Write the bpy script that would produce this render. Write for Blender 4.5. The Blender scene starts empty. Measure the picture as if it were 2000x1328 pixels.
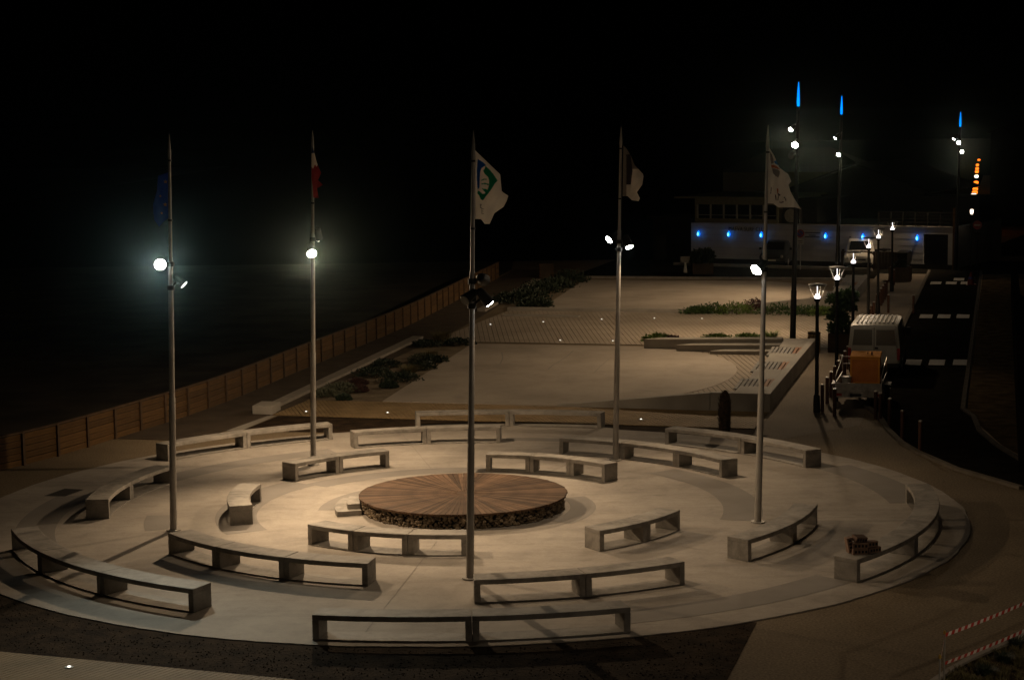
import bpy, bmesh, math, random
from mathutils import Vector, Matrix, noise
R = math.radians
random.seed(7)
scene = bpy.context.scene
COL = scene.collection

# ------------------------------------------------------------------ camera
H, F = 9.0, 3622.87                       # camera height in metres, focal length in pixels of the 2000 px photograph
PITCH, ROLL = R(6.735936), R(-0.793946)
FW = Vector((0, math.cos(PITCH), -math.sin(PITCH)))
_rt = Vector((1, 0, 0)); _up = _rt.cross(FW)
RT = math.cos(ROLL) * _rt + math.sin(ROLL) * _up
UP = -math.sin(ROLL) * _rt + math.cos(ROLL) * _up
cam = bpy.data.cameras.new('camera'); camo = bpy.data.objects.new('camera', cam); COL.objects.link(camo)
cam.sensor_width = 36; cam.lens = F * 36 / 2000; cam.clip_start = 0.5; cam.clip_end = 4000
camo.matrix_world = Matrix(((RT.x, UP.x, -FW.x, 0), (RT.y, UP.y, -FW.y, 0), (RT.z, UP.z, -FW.z, H), (0, 0, 0, 1)))
scene.camera = camo

# ------------------------------------------------------------------ night sky and exposure
world = bpy.data.worlds.new('World'); scene.world = world; world.use_nodes = True
wn = world.node_tree; wn.nodes.clear()
sky = wn.nodes.new('ShaderNodeTexSky'); sky.sky_type = 'NISHITA'; sky.sun_disc = False
sky.sun_elevation = R(-4); sky.sun_rotation = R(200)
bg = wn.nodes.new('ShaderNodeBackground'); bg.inputs['Strength'].default_value = 0.00005
wo = wn.nodes.new('ShaderNodeOutputWorld')
wn.links.new(sky.outputs[0], bg.inputs[0]); wn.links.new(bg.outputs[0], wo.inputs[0])
scene.view_settings.view_transform = 'Standard'; scene.view_settings.look = 'None'
scene.view_settings.exposure = 0.22; scene.view_settings.gamma = 1.0; scene.view_settings.use_curve_mapping = False
scene.cycles.use_denoising = True
scene.cycles.max_bounces = 5; scene.cycles.diffuse_bounces = 3; scene.cycles.glossy_bounces = 2
scene.cycles.sample_clamp_indirect = 2.0
scene.cycles.caustics_reflective = False; scene.cycles.caustics_refractive = False

# ------------------------------------------------------------------ where things stand
def ray(u, v): return FW + (u - 1000) / F * RT - (v - 664) / F * UP
def G(u, v, z=0.0):
    d = ray(u, v); return Vector((0, 0, H)) + d * ((z - H) / d.z)
def AY(u, v, Y):
    d = ray(u, v); return Vector((0, 0, H)) + d * (Y / d.y)
TH = R(14.8)
EB = Vector((math.sin(TH), math.cos(TH), 0)); EA = Vector((math.cos(TH), -math.sin(TH), 0))
def S(a, b, z=0.0): return EA * a + EB * b + Vector((0, 0, z))     # esplanade axes: a across, b along
CX, CY = -1.1913, 42.690                                            # centre of the round plaza
def PO(r, deg, z=0.0): return Vector((CX + r * math.cos(R(deg)), CY + r * math.sin(R(deg)), z))

# ------------------------------------------------------------------ materials
def pm(name, c1, c2, scale=4.0, rough=0.8, bump=0.0, bscale=40.0, fine=0.0, fscale=120.0, metal=0.0, spec=0.4, coords='Object', lo=.35, hi=.65, rand=0.0, stretch=None, detail=6):
    m = bpy.data.materials.new(name); m.use_nodes = True; t = m.node_tree; N = t.nodes; L = t.links
    b = N['Principled BSDF']; b.inputs['Roughness'].default_value = rough; b.inputs['Metallic'].default_value = metal
    b.inputs['Specular IOR Level'].default_value = spec
    tc = N.new('ShaderNodeTexCoord'); src = tc.outputs[coords]
    if stretch:
        mp = N.new('ShaderNodeMapping'); mp.inputs['Scale'].default_value = stretch; L.new(src, mp.inputs[0]); src = mp.outputs[0]
    nz = N.new('ShaderNodeTexNoise'); nz.inputs['Scale'].default_value = scale; nz.inputs['Detail'].default_value = detail; L.new(src, nz.inputs['Vector'])
    cr = N.new('ShaderNodeValToRGB'); cr.color_ramp.elements[0].position = lo; cr.color_ramp.elements[1].position = hi
    cr.color_ramp.elements[0].color = (*c1, 1); cr.color_ramp.elements[1].color = (*c2, 1); L.new(nz.outputs[0], cr.inputs[0])
    col = cr.outputs[0]
    if fine:
        n2 = N.new('ShaderNodeTexNoise'); n2.inputs['Scale'].default_value = fscale; n2.inputs['Detail'].default_value = 3; L.new(src, n2.inputs['Vector'])
        mr = N.new('ShaderNodeMapRange'); mr.inputs[1].default_value = .3; mr.inputs[2].default_value = .7; mr.inputs[3].default_value = 1 - fine; mr.inputs[4].default_value = 1 + fine; L.new(n2.outputs[0], mr.inputs[0])
        mx = N.new('ShaderNodeMix'); mx.data_type = 'RGBA'; mx.blend_type = 'MULTIPLY'; mx.inputs[0].default_value = 1
        L.new(col, mx.inputs[6]); L.new(mr.outputs[0], mx.inputs[7]); col = mx.outputs[2]
    if rand:
        oi = N.new('ShaderNodeObjectInfo'); mr = N.new('ShaderNodeMapRange'); mr.inputs[3].default_value = 1 - rand; mr.inputs[4].default_value = 1 + rand; L.new(oi.outputs['Random'], mr.inputs[0])
        mx = N.new('ShaderNodeMix'); mx.data_type = 'RGBA'; mx.blend_type = 'MULTIPLY'; mx.inputs[0].default_value = 1
        L.new(col, mx.inputs[6]); L.new(mr.outputs[0], mx.inputs[7]); col = mx.outputs[2]
    L.new(col, b.inputs['Base Color'])
    if bump:
        n3 = N.new('ShaderNodeTexNoise'); n3.inputs['Scale'].default_value = bscale; n3.inputs['Detail'].default_value = 4; L.new(src, n3.inputs['Vector'])
        bp = N.new('ShaderNodeBump'); bp.inputs['Strength'].default_value = bump; bp.inputs['Distance'].default_value = .02; L.new(n3.outputs[0], bp.inputs['Height']); L.new(bp.outputs[0], b.inputs['Normal'])
    return m
def em(name, col, strength):
    m = bpy.data.materials.new(name); m.use_nodes = True; t = m.node_tree; t.nodes.clear()
    e = t.nodes.new('ShaderNodeEmission'); e.inputs[0].default_value = (*col, 1); e.inputs[1].default_value = strength
    o = t.nodes.new('ShaderNodeOutputMaterial'); t.links.new(e.outputs[0], o.inputs[0]); return m
def flat(name, c, rough=.7, metal=0, spec=.4, var=.12, scale=6): 
    return pm(name, tuple(x * (1 - var) for x in c), tuple(x * (1 + var) for x in c), scale, rough, metal=metal, spec=spec)

M = {}
M['plaza'] = pm('plaza_concrete', (.32, .283, .243), (.41, .366, .315), .55, .85, .12, 30, .07, 26, detail=9, lo=.3, hi=.7)
def stains(m, scale, lo, hi, dark, stretch=None):
    t = m.node_tree; N = t.nodes; L = t.links; b = N['Principled BSDF']; src = b.inputs['Base Color'].links[0].from_socket
    tc = N.new('ShaderNodeTexCoord'); v = tc.outputs['Object']
    if stretch: mp = N.new('ShaderNodeMapping'); mp.inputs['Scale'].default_value = stretch; L.new(v, mp.inputs[0]); v = mp.outputs[0]
    nz = N.new('ShaderNodeTexNoise'); nz.inputs['Scale'].default_value = scale; nz.inputs['Detail'].default_value = 10; nz.inputs['Roughness'].default_value = .65; nz.inputs['Distortion'].default_value = .6; L.new(v, nz.inputs['Vector'])
    mr = N.new('ShaderNodeMapRange'); mr.inputs[1].default_value = lo; mr.inputs[2].default_value = hi; mr.inputs[3].default_value = dark; mr.inputs[4].default_value = 1.0; L.new(nz.outputs[0], mr.inputs[0])
    mx = N.new('ShaderNodeMix'); mx.data_type = 'RGBA'; mx.blend_type = 'MULTIPLY'; mx.inputs[0].default_value = 1; L.new(src, mx.inputs[6]); L.new(mr.outputs[0], mx.inputs[7]); L.new(mx.outputs[2], b.inputs['Base Color'])
stains(M['plaza'], .9, .36, .54, .83); stains(M['plaza'], 3.2, .34, .5, .88); stains(M['plaza'], 1.2, .35, .5, .88, (.25, 2.2, 1))
M['band'] = pm('band_concrete', (.21, .19, .168), (.255, .232, .208), .9, .85, .08, 30, .06, 40, detail=8)
M['bench'] = pm('bench_concrete', (.25, .228, .2), (.36, .33, .29), 2.2, .75, .15, 40, .08, 60, detail=9, lo=.3, hi=.7, rand=.06)
M['slab'] = pm('slab_concrete', (.31, .265, .215), (.37, .318, .26), .35, .85, .1, 30, .05, 30, detail=9)
stains(M['bench'], 1.6, .38, .55, .66); stains(M['bench'], 5, .34, .5, .8)
stains(M['slab'], .45, .36, .54, .84); stains(M['slab'], 2.2, .34, .5, .9)
M['wallc'] = pm('wall_concrete', (.27, .245, .21), (.35, .32, .275), 1.1, .8, .12, 30, .06, 40, detail=8)
M['aggregate'] = pm('aggregate_paving', (.165, .125, .08), (.21, .162, .105), .5, .9, .4, 60, .42, 22, detail=6, spec=.15)
M['sidewalk'] = pm('sidewalk_paving', (.19, .152, .11), (.24, .195, .145), .5, .9, .3, 60, .3, 24, detail=6, spec=.15)
M['soil'] = pm('soil', (.016, .010, .006), (.045, .029, .017), 2.2, 1.0, 1.0, 14, .5, 30, detail=10, spec=.05)
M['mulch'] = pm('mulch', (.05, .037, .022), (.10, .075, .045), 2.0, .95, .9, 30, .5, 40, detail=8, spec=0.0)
M['bedsoil'] = pm('bed_soil', (.12, .092, .062), (.22, .175, .12), 1.6, .95, .8, 30, .4, 40, detail=8, spec=.15)
M['beach'] = pm('beach_sand', (.02, .015, .01), (.05, .04, .03), .5, .95, .5, 8, .3, 20, spec=.15)  # sand made near-black, as no light reaches it
M['asphalt'] = pm('asphalt', (.012, .011, .009), (.02, .018, .015), 2, .95, .3, 90, .25, 60, spec=0.0)
M['paint'] = pm('road_paint', (.26, .24, .20), (.42, .39, .34), 9, .7, 0, 40, .1, 40)
M['kerbdim'] = pm('worn_kerb_stone', (.14, .12, .095), (.18, .155, .125), 3, .95, .1, 40, .08, 60, spec=.05)  # same kerb stone in a lower tone, dim light put into the colour
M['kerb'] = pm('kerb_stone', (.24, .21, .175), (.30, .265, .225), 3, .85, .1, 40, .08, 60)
M['kerbdark'] = pm('dark_kerb_stone', (.04, .034, .027), (.06, .05, .04), 3, .95, .1, 40, .08, 60, spec=.05)  # same kerb stone again, darkened in colour for the unlit roadside
M['unlit'] = flat('dark_stone', (.010, .009, .008), 1.0, 0, 0.0)  # near-black colour stands in for missing light on land, house and wall
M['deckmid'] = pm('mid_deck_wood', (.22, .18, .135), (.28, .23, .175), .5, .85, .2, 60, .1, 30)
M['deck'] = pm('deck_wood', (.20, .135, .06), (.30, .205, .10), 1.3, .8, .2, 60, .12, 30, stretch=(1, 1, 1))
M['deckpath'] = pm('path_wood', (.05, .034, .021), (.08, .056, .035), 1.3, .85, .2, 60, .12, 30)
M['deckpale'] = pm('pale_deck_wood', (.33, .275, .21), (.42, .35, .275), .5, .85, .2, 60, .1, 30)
M['fence'] = pm('fence_wood', (.085, .043, .012), (.12, .062, .019), 3, .95, .2, 40, .15, 30, rand=.22, stretch=(1, 1, 6))
M['fencepost'] = pm('fence_post_wood', (.055, .03, .012), (.085, .045, .02), 5, .8, .2, 40)
M['discwood'] = pm('disc_wood', (.055, .033, .02), (.115, .07, .043), 6, .85, .15, 60, .25, 60, rand=.42, spec=.15, stretch=(.35, 5, 1))
M['stone'] = pm('gabion_stone', (.06, .045, .03), (.24, .185, .125), 5, .9, .4, 40, .2, 60, detail=4)
M['core'] = flat('gabion_core', (.02, .016, .012), .95)
M['alu'] = pm('pole_aluminium', (.30, .28, .255), (.38, .36, .33), 3, .5, 0, 40, .05, 60, metal=.35)
M['black'] = flat('black_metal', (.014, .013, .012), .45, .3)
M['lampblack'] = flat('lamp_black', (.02, .018, .016), .6, .1, .2)
M['lens'] = em('lamp_lens', (1, .97, .90), 60)
M['lensdim'] = em('lamp_lens_dim', (1, .97, .92), 2.0)
M['lensdead'] = flat('unlit_lens', (.22, .20, .16), .25)
M['bluecone'] = em('blue_beacon', (.0, .21, 1.0), 1.5)
M['bluecore'] = em('blue_beacon_core', (.02, .42, 1.0), 2.2)
M['bluelamp'] = em('blue_wall_lamp', (.0, .16, 1.0), 2.2)
M['bluehot'] = em('blue_wall_lamp_core', (.12, .62, 1.0), 3.0)
M['bulb'] = em('street_bulb', (1, .93, .97), 9)
M['rod'] = em('street_rod', (1, .93, .95), 1.6)
M['ground_led'] = em('ground_light', (1, .93, .8), 2)
M['orange'] = em('sodium_lamp', (1, .17, .012), 2.2)
M['farwhite'] = em('far_white_lamp', (1, .8, .6), 3)
M['bollard'] = pm('bollard_wood', (.055, .022, .012), (.085, .034, .018), 4, .6, .1, 40)
M['steel'] = flat('steel_cap', (.5, .48, .45), .35, .8)
M['vanwhite'] = flat('van_paint', (.38, .365, .31), .4, 0, .5, .03)  # white van body toned down, shade put into the paint
M['carwhite'] = flat('car_paint_white', (.66, .62, .55), .35, 0, .5, .03)
M['cardark'] = flat('car_paint_dark', (.02, .023, .025), .3, 0, .6, .05)
M['glass'] = flat('dark_glass', (.012, .013, .014), .12, 0, .6, .02)
M['tint'] = flat('tinted_glass', (.13, .125, .105), .2, 0, .6, .02)
M['rooftop'] = flat('van_roof_paint', (.62, .58, .5), .5, 0, .3, .03)  # lighter copy of the van paint, light from above put into the colour
M['rubber'] = flat('rubber', (.012, .012, .012), .8)
M['rim'] = flat('wheel_rim', (.35, .34, .33), .4, .7)
M['red'] = flat('red_plastic', (.30, .02, .015), .4)
M['plate'] = flat('number_plate', (.55, .50, .36), .5)
M['galv'] = flat('galvanised_steel', (.34, .32, .29), .45, .6, var=.2)
M['trailerbed'] = flat('trailer_ply', (.10, .085, .065), .8)
M['crate'] = pm('orange_ply', (.52, .16, .03), (.62, .21, .045), 3, .9, .05, 40, .06, 40)
M['cratetop'] = pm('orange_ply_lid', (.68, .27, .04), (.78, .33, .055), 3, .9, .05, 40, .06, 40, spec=.08)
M['render'] = pm('white_render', (.44, .42, .385), (.54, .515, .475), .6, .85, .05, 20, .04, 20)
M['olive'] = flat('olive_render', (.17, .155, .10), .9, 0, .1)
M['roof'] = flat('dark_roof', (.022, .02, .018), .95, 0, .1)
M['darkwall'] = flat('dark_wall', (.035, .032, .028), .95, 0, .1)
M['frame'] = flat('window_frame', (.32, .30, .24), .6)
M['letter'] = flat('sign_letter', (.03, .028, .026), .5)
M['signwhite'] = flat('sign_white', (.6, .57, .5), .5)
M['bluesign'] = flat('sign_blue', (.05, .05, .22), .5)
M['leaf'] = pm('leaf_green', (.02, .045, .012), (.06, .10, .025), 8, .6)
M['leafdark'] = pm('leaf_dark', (.012, .02, .012), (.03, .045, .022), 8, .65)
M['leafgrey'] = pm('leaf_grey', (.06, .065, .04), (.12, .125, .08), 8, .7)
M['straw'] = pm('leaf_straw', (.10, .085, .03), (.17, .14, .06), 8, .75)
M['leafbright'] = pm('leaf_bright', (.06, .10, .02), (.12, .17, .04), 8, .6)
M['leafpurple'] = pm('leaf_purple', (.04, .018, .016), (.08, .035, .03), 8, .65)
M['bark'] = pm('bark', (.05, .03, .018), (.11, .07, .04), 12, .9, .8, 30)
M['brick'] = pm('hollow_brick', (.16, .10, .075), (.26, .17, .12), 5, .9, .2, 60)
M['brickhole'] = flat('brick_hole', (.012, .01, .008), .9)
M['tapered'] = flat('tape_red', (.45, .035, .02), .5)
M['tapewhite'] = flat('tape_white', (.72, .68, .62), .5)
M['cone'] = flat('cone_red', (.16, .022, .012), .5)
M['flagwhite'] = flat('flag_white', (.82, .78, .72), .8, var=.03)
M['flaggrey'] = flat('flag_grey', (.33, .30, .27), .8, var=.05)
M['flagblue'] = flat('flag_blue', (.02, .045, .16), .8, var=.05)
M['eublue'] = flat('eu_blue', (.015, .10, .48), .8, var=.05)
M['gold'] = flat('flag_gold', (.50, .34, .08), .8)
M['flagred'] = flat('flag_red', (.42, .02, .02), .8, var=.05)
M['navy'] = flat('flag_navy', (.012, .015, .05), .8)
M['emblue'] = flat('emblem_blue', (.01, .15, .42), .8, var=.04)
M['emgreen'] = flat('emblem_green', (.005, .30, .17), .8, var=.04)
M['emorange'] = flat('emblem_orange', (.50, .13, .03), .8)
M['emgrey'] = flat('emblem_grey', (.26, .21, .19), .8)
M['emdark'] = flat('emblem_dark', (.07, .055, .06), .8)
for k in ('flagwhite', 'flaggrey', 'eublue', 'flagred', 'flagblue', 'navy', 'gold', 'emblue', 'emgreen', 'emorange', 'emgrey', 'emdark'):   # thin cloth lets some light through
    t = M[k].node_tree; b = t.nodes['Principled BSDF']; o = t.nodes['Material Output']
    tr = t.nodes.new('ShaderNodeBsdfTranslucent'); mx = t.nodes.new('ShaderNodeMixShader'); mx.inputs[0].default_value = .55
    t.links.new(b.inputs['Base Color'].links[0].from_socket, tr.inputs[0]); t.links.new(b.outputs[0], mx.inputs[1]); t.links.new(tr.outputs[0], mx.inputs[2]); t.links.new(mx.outputs[0], o.inputs[0])

# ------------------------------------------------------------------ mesh helpers
class MB:
    def __init__(s): s.v = []; s.f = []
    def add(s, vs, fs):
        n = len(s.v); s.v += [tuple(p) for p in vs]; s.f += [tuple(i + n for i in q) for q in fs]; return s
    def box(s, x0, x1, y0, y1, z0, z1):
        return s.add([(x, y, z) for z in (z0, z1) for y in (y0, y1) for x in (x0, x1)],
                     [(0, 2, 3, 1), (4, 5, 7, 6), (0, 1, 5, 4), (2, 6, 7, 3), (0, 4, 6, 2), (1, 3, 7, 5)])
    def hexa(s, p8):
        return s.add(p8, [(0, 2, 3, 1), (4, 5, 7, 6), (0, 1, 5, 4), (2, 6, 7, 3), (0, 4, 6, 2), (1, 3, 7, 5)])
    def tube(s, p0, p1, r0, r1=None, n=12, cap=True):
        r1 = r0 if r1 is None else r1
        p0 = Vector(p0); p1 = Vector(p1); d = (p1 - p0).normalized()
        x = d.orthogonal().normalized(); y = d.cross(x)
        vs = []
        for p, r in ((p0, r0), (p1, r1)):
            for i in range(n):
                t = 2 * math.pi * i / n; vs.append(p + (x * math.cos(t) + y * math.sin(t)) * r)
        fs = [(i, (i + 1) % n, n + (i + 1) % n, n + i) for i in range(n)]
        if cap: fs += [tuple(range(n - 1, -1, -1)), tuple(range(n, 2 * n))]
        return s.add(vs, fs)
    def lathe(s, p0, d, prof, n=20):
        p0 = Vector(p0); d = Vector(d).normalized(); x = d.orthogonal().normalized(); y = d.cross(x)
        vs = []; k = len(prof)
        for (h, r) in prof:
            for i in range(n):
                t = 2 * math.pi * i / n; vs.append(p0 + d * h + (x * math.cos(t) + y * math.sin(t)) * max(r, 1e-4))
        fs = [(j * n + i, j * n + (i + 1) % n, (j + 1) * n + (i + 1) % n, (j + 1) * n + i) for j in range(k - 1) for i in range(n)]
        fs += [tuple(range(n - 1, -1, -1)), tuple(range((k - 1) * n, k * n))]
        return s.add(vs, fs)
    def poly(s, pts): return s.add(pts, [tuple(range(len(pts)))])
    def prism(s, pts, z0, z1):
        n = len(pts); vs = [(p[0], p[1], z0) for p in pts] + [(p[0], p[1], z1) for p in pts]
        return s.add(vs, [tuple(range(n - 1, -1, -1)), tuple(range(n, 2 * n))] + [(i, (i + 1) % n, n + (i + 1) % n, n + i) for i in range(n)])
    def arcbox(s, r0, r1, a0, a1, z0, z1, seg, off=(0, 0)):
        vs = []
        for i in range(seg + 1):
            a = R(a0 + (a1 - a0) * i / seg); c, q = math.cos(a), math.sin(a)
            for r, z in ((r0, z0), (r1, z0), (r1, z1), (r0, z1)): vs.append((CX + r * c - off[0], CY + r * q - off[1], z))
        fs = [(0, 3, 2, 1), (seg * 4, seg * 4 + 1, seg * 4 + 2, seg * 4 + 3)]
        for i in range(seg):
            o = i * 4
            for j in range(4): fs.append((o + j, o + (j + 1) % 4, o + 4 + (j + 1) % 4, o + 4 + j))
        return s.add(vs, fs)
    def mesh(s, name, mat, smooth=False):
        me = bpy.data.meshes.new(name); me.from_pydata(s.v, [], s.f); me.validate()
        bm = bmesh.new(); bm.from_mesh(me); bmesh.ops.recalc_face_normals(bm, faces=bm.faces); bm.to_mesh(me); bm.free()
        if mat: me.materials.append(mat)
        if smooth:
            for p in me.polygons: p.use_smooth = True
        return me
    def build(s, name, mat, parent=None, smooth=False, bevel=0):
        o = bpy.data.objects.new(name, s.mesh(name, mat, smooth)); COL.objects.link(o)
        if parent: o.parent = parent
        if smooth: 
            md = o.modifiers.new('split', 'EDGE_SPLIT'); md.split_angle = R(38)
        if bevel:
            md = o.modifiers.new('edge', 'BEVEL'); md.width = bevel; md.segments = 2; md.limit_method = 'ANGLE'; md.angle_limit = R(40)
        return o
def tag(o, label=None, cat=None, group=None, kind=None):
    for k, v in (('label', label), ('category', cat), ('group', group), ('kind', kind)):
        if v: o[k] = v
    return o
def empty(name, loc, label, cat, group=None, rz=0.0):
    o = bpy.data.objects.new(name, None); o.empty_display_size = .2; COL.objects.link(o)
    o.location = loc; o.rotation_euler = (0, 0, rz); return tag(o, label, cat, group)
def inst(me, name, parent, loc=(0, 0, 0), rot=(0, 0, 0), scale=(1, 1, 1)):
    o = bpy.data.objects.new(name, me); COL.objects.link(o); o.parent = parent; o.location = loc; o.rotation_euler = rot; o.scale = scale; return o
def copy_tree(o, parent=None):
    c = o.copy(); COL.objects.link(c); c.parent = parent
    for ch in list(o.children): copy_tree(ch, c)
    return c
def struct(name, mb, mat, label=None): return tag(mb.build(name, mat), label, None, None, 'structure')
def sheet(pts, z): return MB().poly([(p[0], p[1], z) for p in pts])
def spot(loc, target, watts, angle=110, blend=1.0, col=(1, .72, .44), size=.10, parent=None):
    l = bpy.data.lights.new('flood_beam', 'SPOT'); l.energy = watts; l.spot_size = R(angle); l.spot_blend = blend; l.color = col; l.shadow_soft_size = size
    o = bpy.data.objects.new('flood_beam', l); COL.objects.link(o); o.location = loc
    o.rotation_euler = (Vector(target) - Vector(loc)).to_track_quat('-Z', 'Y').to_euler(); return o
def point(loc, watts, col=(1, .72, .44), size=.08):
    l = bpy.data.lights.new('lamp_glow', 'POINT'); l.energy = watts; l.color = col; l.shadow_soft_size = size
    o = bpy.data.objects.new('lamp_glow', l); COL.objects.link(o); o.location = loc; return o

# ------------------------------------------------------------------ ground
struct('ground', MB().poly([(-500, -60, 0), (500, -60, 0), (500, 700, 0), (-500, 700, 0)]), M['aggregate'], 'speckled tan paving ground around the plaza')
FEN = [(-15.1, 45.2), (-13.61, 48.43), (-12.81, 49.79), (-11.2, 54.2), (-9.56, 59.39), (-7.67, 68.2), (-4.58, 82.61), (-1.5, 102.0), (0.2, 113)]
def smooth_line(pts, step):
    out = []
    P = [Vector((p[0], p[1], 0)) for p in pts]; P = [P[0] * 2 - P[1]] + P + [P[-1] * 2 - P[-2]]
    dense = []
    for i in range(1, len(P) - 2):
        for k in range(40):
            t = k / 40; a, b, c, d = P[i - 1], P[i], P[i + 1], P[i + 2]
            dense.append(.5 * ((2 * b) + (-a + c) * t + (2 * a - 5 * b + 4 * c - d) * t * t + (-a + 3 * b - 3 * c + d) * t ** 3))
    dense.append(P[-2]); out = [dense[0]]; acc = 0
    for p, q in zip(dense, dense[1:]):
        L = (q - p).length
        while acc + L >= step:
            p = p.lerp(q, (step - acc) / L); out.append(p.copy()); L = (q - p).length; acc = 0
        acc += L
    return out
FL = smooth_line(FEN, 1.45)
# beach beyond the fence, its darkness put into the sand colour
bl = [(p.x - .12, p.y) for p in FL]
struct('beach', sheet([(bl[0][0] - 8, bl[0][1] - 20)] + bl + [(5, 400), (-400, 400), (-400, 20)], .004), M['beach'], 'dark sandy beach beyond the wooden fence')
struct('land', sheet([(-60, 119.5), (22, 119.5), (24.5, 121), (34, 140), (70, 275), (76, 275), (39, 140), (29, 118), (499, 100), (499, 699), (-499, 699), (-499, 401), (-60, 401)], .006), M['unlit'], 'unlit dark land beyond the building and the beach')  # black sheet over the far ground, darkness put into its colour
# wooden path along the fence
pin = [Vector((p.x, p.y, 0)) + Vector((2.55, -.65, 0)) for p in FL]
pathpts = [(p.x + .05, p.y) for p in FL if p.y > 52.5] + [(p.x, p.y) for p in reversed(pin) if p.y > 54.2]
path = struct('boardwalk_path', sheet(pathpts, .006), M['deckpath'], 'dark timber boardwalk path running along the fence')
mb = MB()
for i in range(len(FL) - 1):
    if FL[i].y < 52.6 or FL[i].y > 100: continue
    for k in range(9):
        t0, t1 = k / 9 + .008, (k + 1) / 9 - .008
        a0 = FL[i].lerp(FL[i + 1], t0); a1 = FL[i].lerp(FL[i + 1], t1); d = Vector((2.45, -.62, 0))
        mb.hexa([(a0.x + .08, a0.y, .008), (a0.x + d.x, a0.y + d.y, .008), (a1.x + .08, a1.y, .008), (a1.x + d.x, a1.y + d.y, .008),
                 (a0.x + .08, a0.y, .022), (a0.x + d.x, a0.y + d.y, .022), (a1.x + .08, a1.y, .022), (a1.x + d.x, a1.y + d.y, .022)])
tag(mb.build('planks', M['deckpath'], path), kind='stuff')

# soil segments round the plaza
soil_pts = [G(u, v) for u, v in ((-60, 1120), (-60, 1262), (0, 1275), (560, 1330), (560, 1420), (1395, 1420), (1420, 1328), (1478, 1216), (1400, 1190), (900, 1180), (300, 1170))]
struct('soil', sheet(soil_pts, .004), M['soil'], 'dark bare soil strip in front of the plaza')
far_soil = [S(-21.6, 53.2), S(-6.85, 54.1), S(-6.6, 51.0), G(1500, 850), G(1300, 870), G(900, 850), G(660, 845), G(470, 842)]
struct('soil', sheet(far_soil, .004), M['soil'], 'dark soil strip between plaza and timber walkway')
# small lumps and stems on the soil so that it is not a flat sheet
mb = MB(); rng = random.Random(3)
def clod(mb, x, y, z, s, rng):
    vs = [(x + rng.uniform(-s, s), y + rng.uniform(-s, s), z - .01) for _ in range(4)]
    mb.add([(x - s, y - s * .7, z - .01), (x + s, y - s * .6, z - .01), (x + s * .7, y + s, z - .01), (x - s * .8, y + s * .7, z - .01), (x + rng.uniform(-.3, .3) * s, y + rng.uniform(-.3, .3) * s, z + s * rng.uniform(.3, .7))],
           [(0, 1, 4), (1, 2, 4), (2, 3, 4), (3, 0, 4)])
n = 0
while n < 2600:
    u, v = rng.uniform(-20, 1470), rng.uniform(1165, 1345)
    p = G(u, v)
    r = math.hypot(p.x - CX, p.y - CY)
    if r < 11.66 or v > 1268 + u * .098 and u < 640 or u > 1478 - (v - 1216) * .52: continue
    clod(mb, p.x, p.y, .006, rng.uniform(.008, .03), rng); n += 1
tag(mb.build('soil_clods', M['soil']), 'loose clods of dark earth scattered on the front soil strip', 'soil', kind='stuff')

# ------------------------------------------------------------------ round plaza
mb = MB(); ring = []
for i in range(360):
    a = i; rr = 11.53 + .035 * noise.noise(Vector((math.cos(R(a)) * 9, math.sin(R(a)) * 9, 0))) + .02 * noise.noise(Vector((math.cos(R(a)) * 40, math.sin(R(a)) * 40, 5)))
    if 68 < a < 101: rr += .55 * math.sin(math.pi * (a - 68) / 33) ** .5
    ring.append((CX + rr * math.cos(R(a)), CY + rr * math.sin(R(a))))
mb.prism(ring, -.05, .02)
plaza = struct('plaza', mb, M['plaza'], 'round pale concrete plaza with rings of benches')
PZ = .02
for r0, r1, a0, a1 in ((9.95, 10.95, -1, 25.5), (9.3, 10.2, 168, 200), (8.25, 9.05, 116, 153), (6.05, 6.95, -16, 40), (2.5, 3.1, -38, 22), (2.95, 3.4, 128, 181), (9.15, 9.65, 52, 84), (9.9, 10.75, 287, 316), (4.8, 5.75, 142, 206), (6.75, 7.35, 183, 196), (4.4, 5.1, 84, 142)):
    m2 = MB()
    sg = max(6, int(a1 - a0))
    vs = []
    for i in range(sg + 1):
        a = a0 + (a1 - a0) * i / sg
        for r in (r0, r1): p = PO(r, a); vs.append((p.x, p.y, PZ + .004))
    m2.add(vs, [(2 * i, 2 * i + 1, 2 * i + 3, 2 * i + 2) for i in range(sg)])
    m2.build('dark_band', M['band'], plaza)
# expansion joints: thin recessed-looking dark fillets, radial
for a in (8, 64, 101, 160, 222, 262, 318):
    m2 = MB(); d = Vector((math.cos(R(a)), math.sin(R(a)), 0)); nrm = Vector((-d.y, d.x, 0)) * .006
    p0, p1 = PO(3.5, a, PZ + .007), PO(11.45, a, PZ + .007)
    m2.poly([p0 - nrm, p1 - nrm, p1 + nrm, p0 + nrm]); m2.build('joint', M['band'], plaza)

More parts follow.
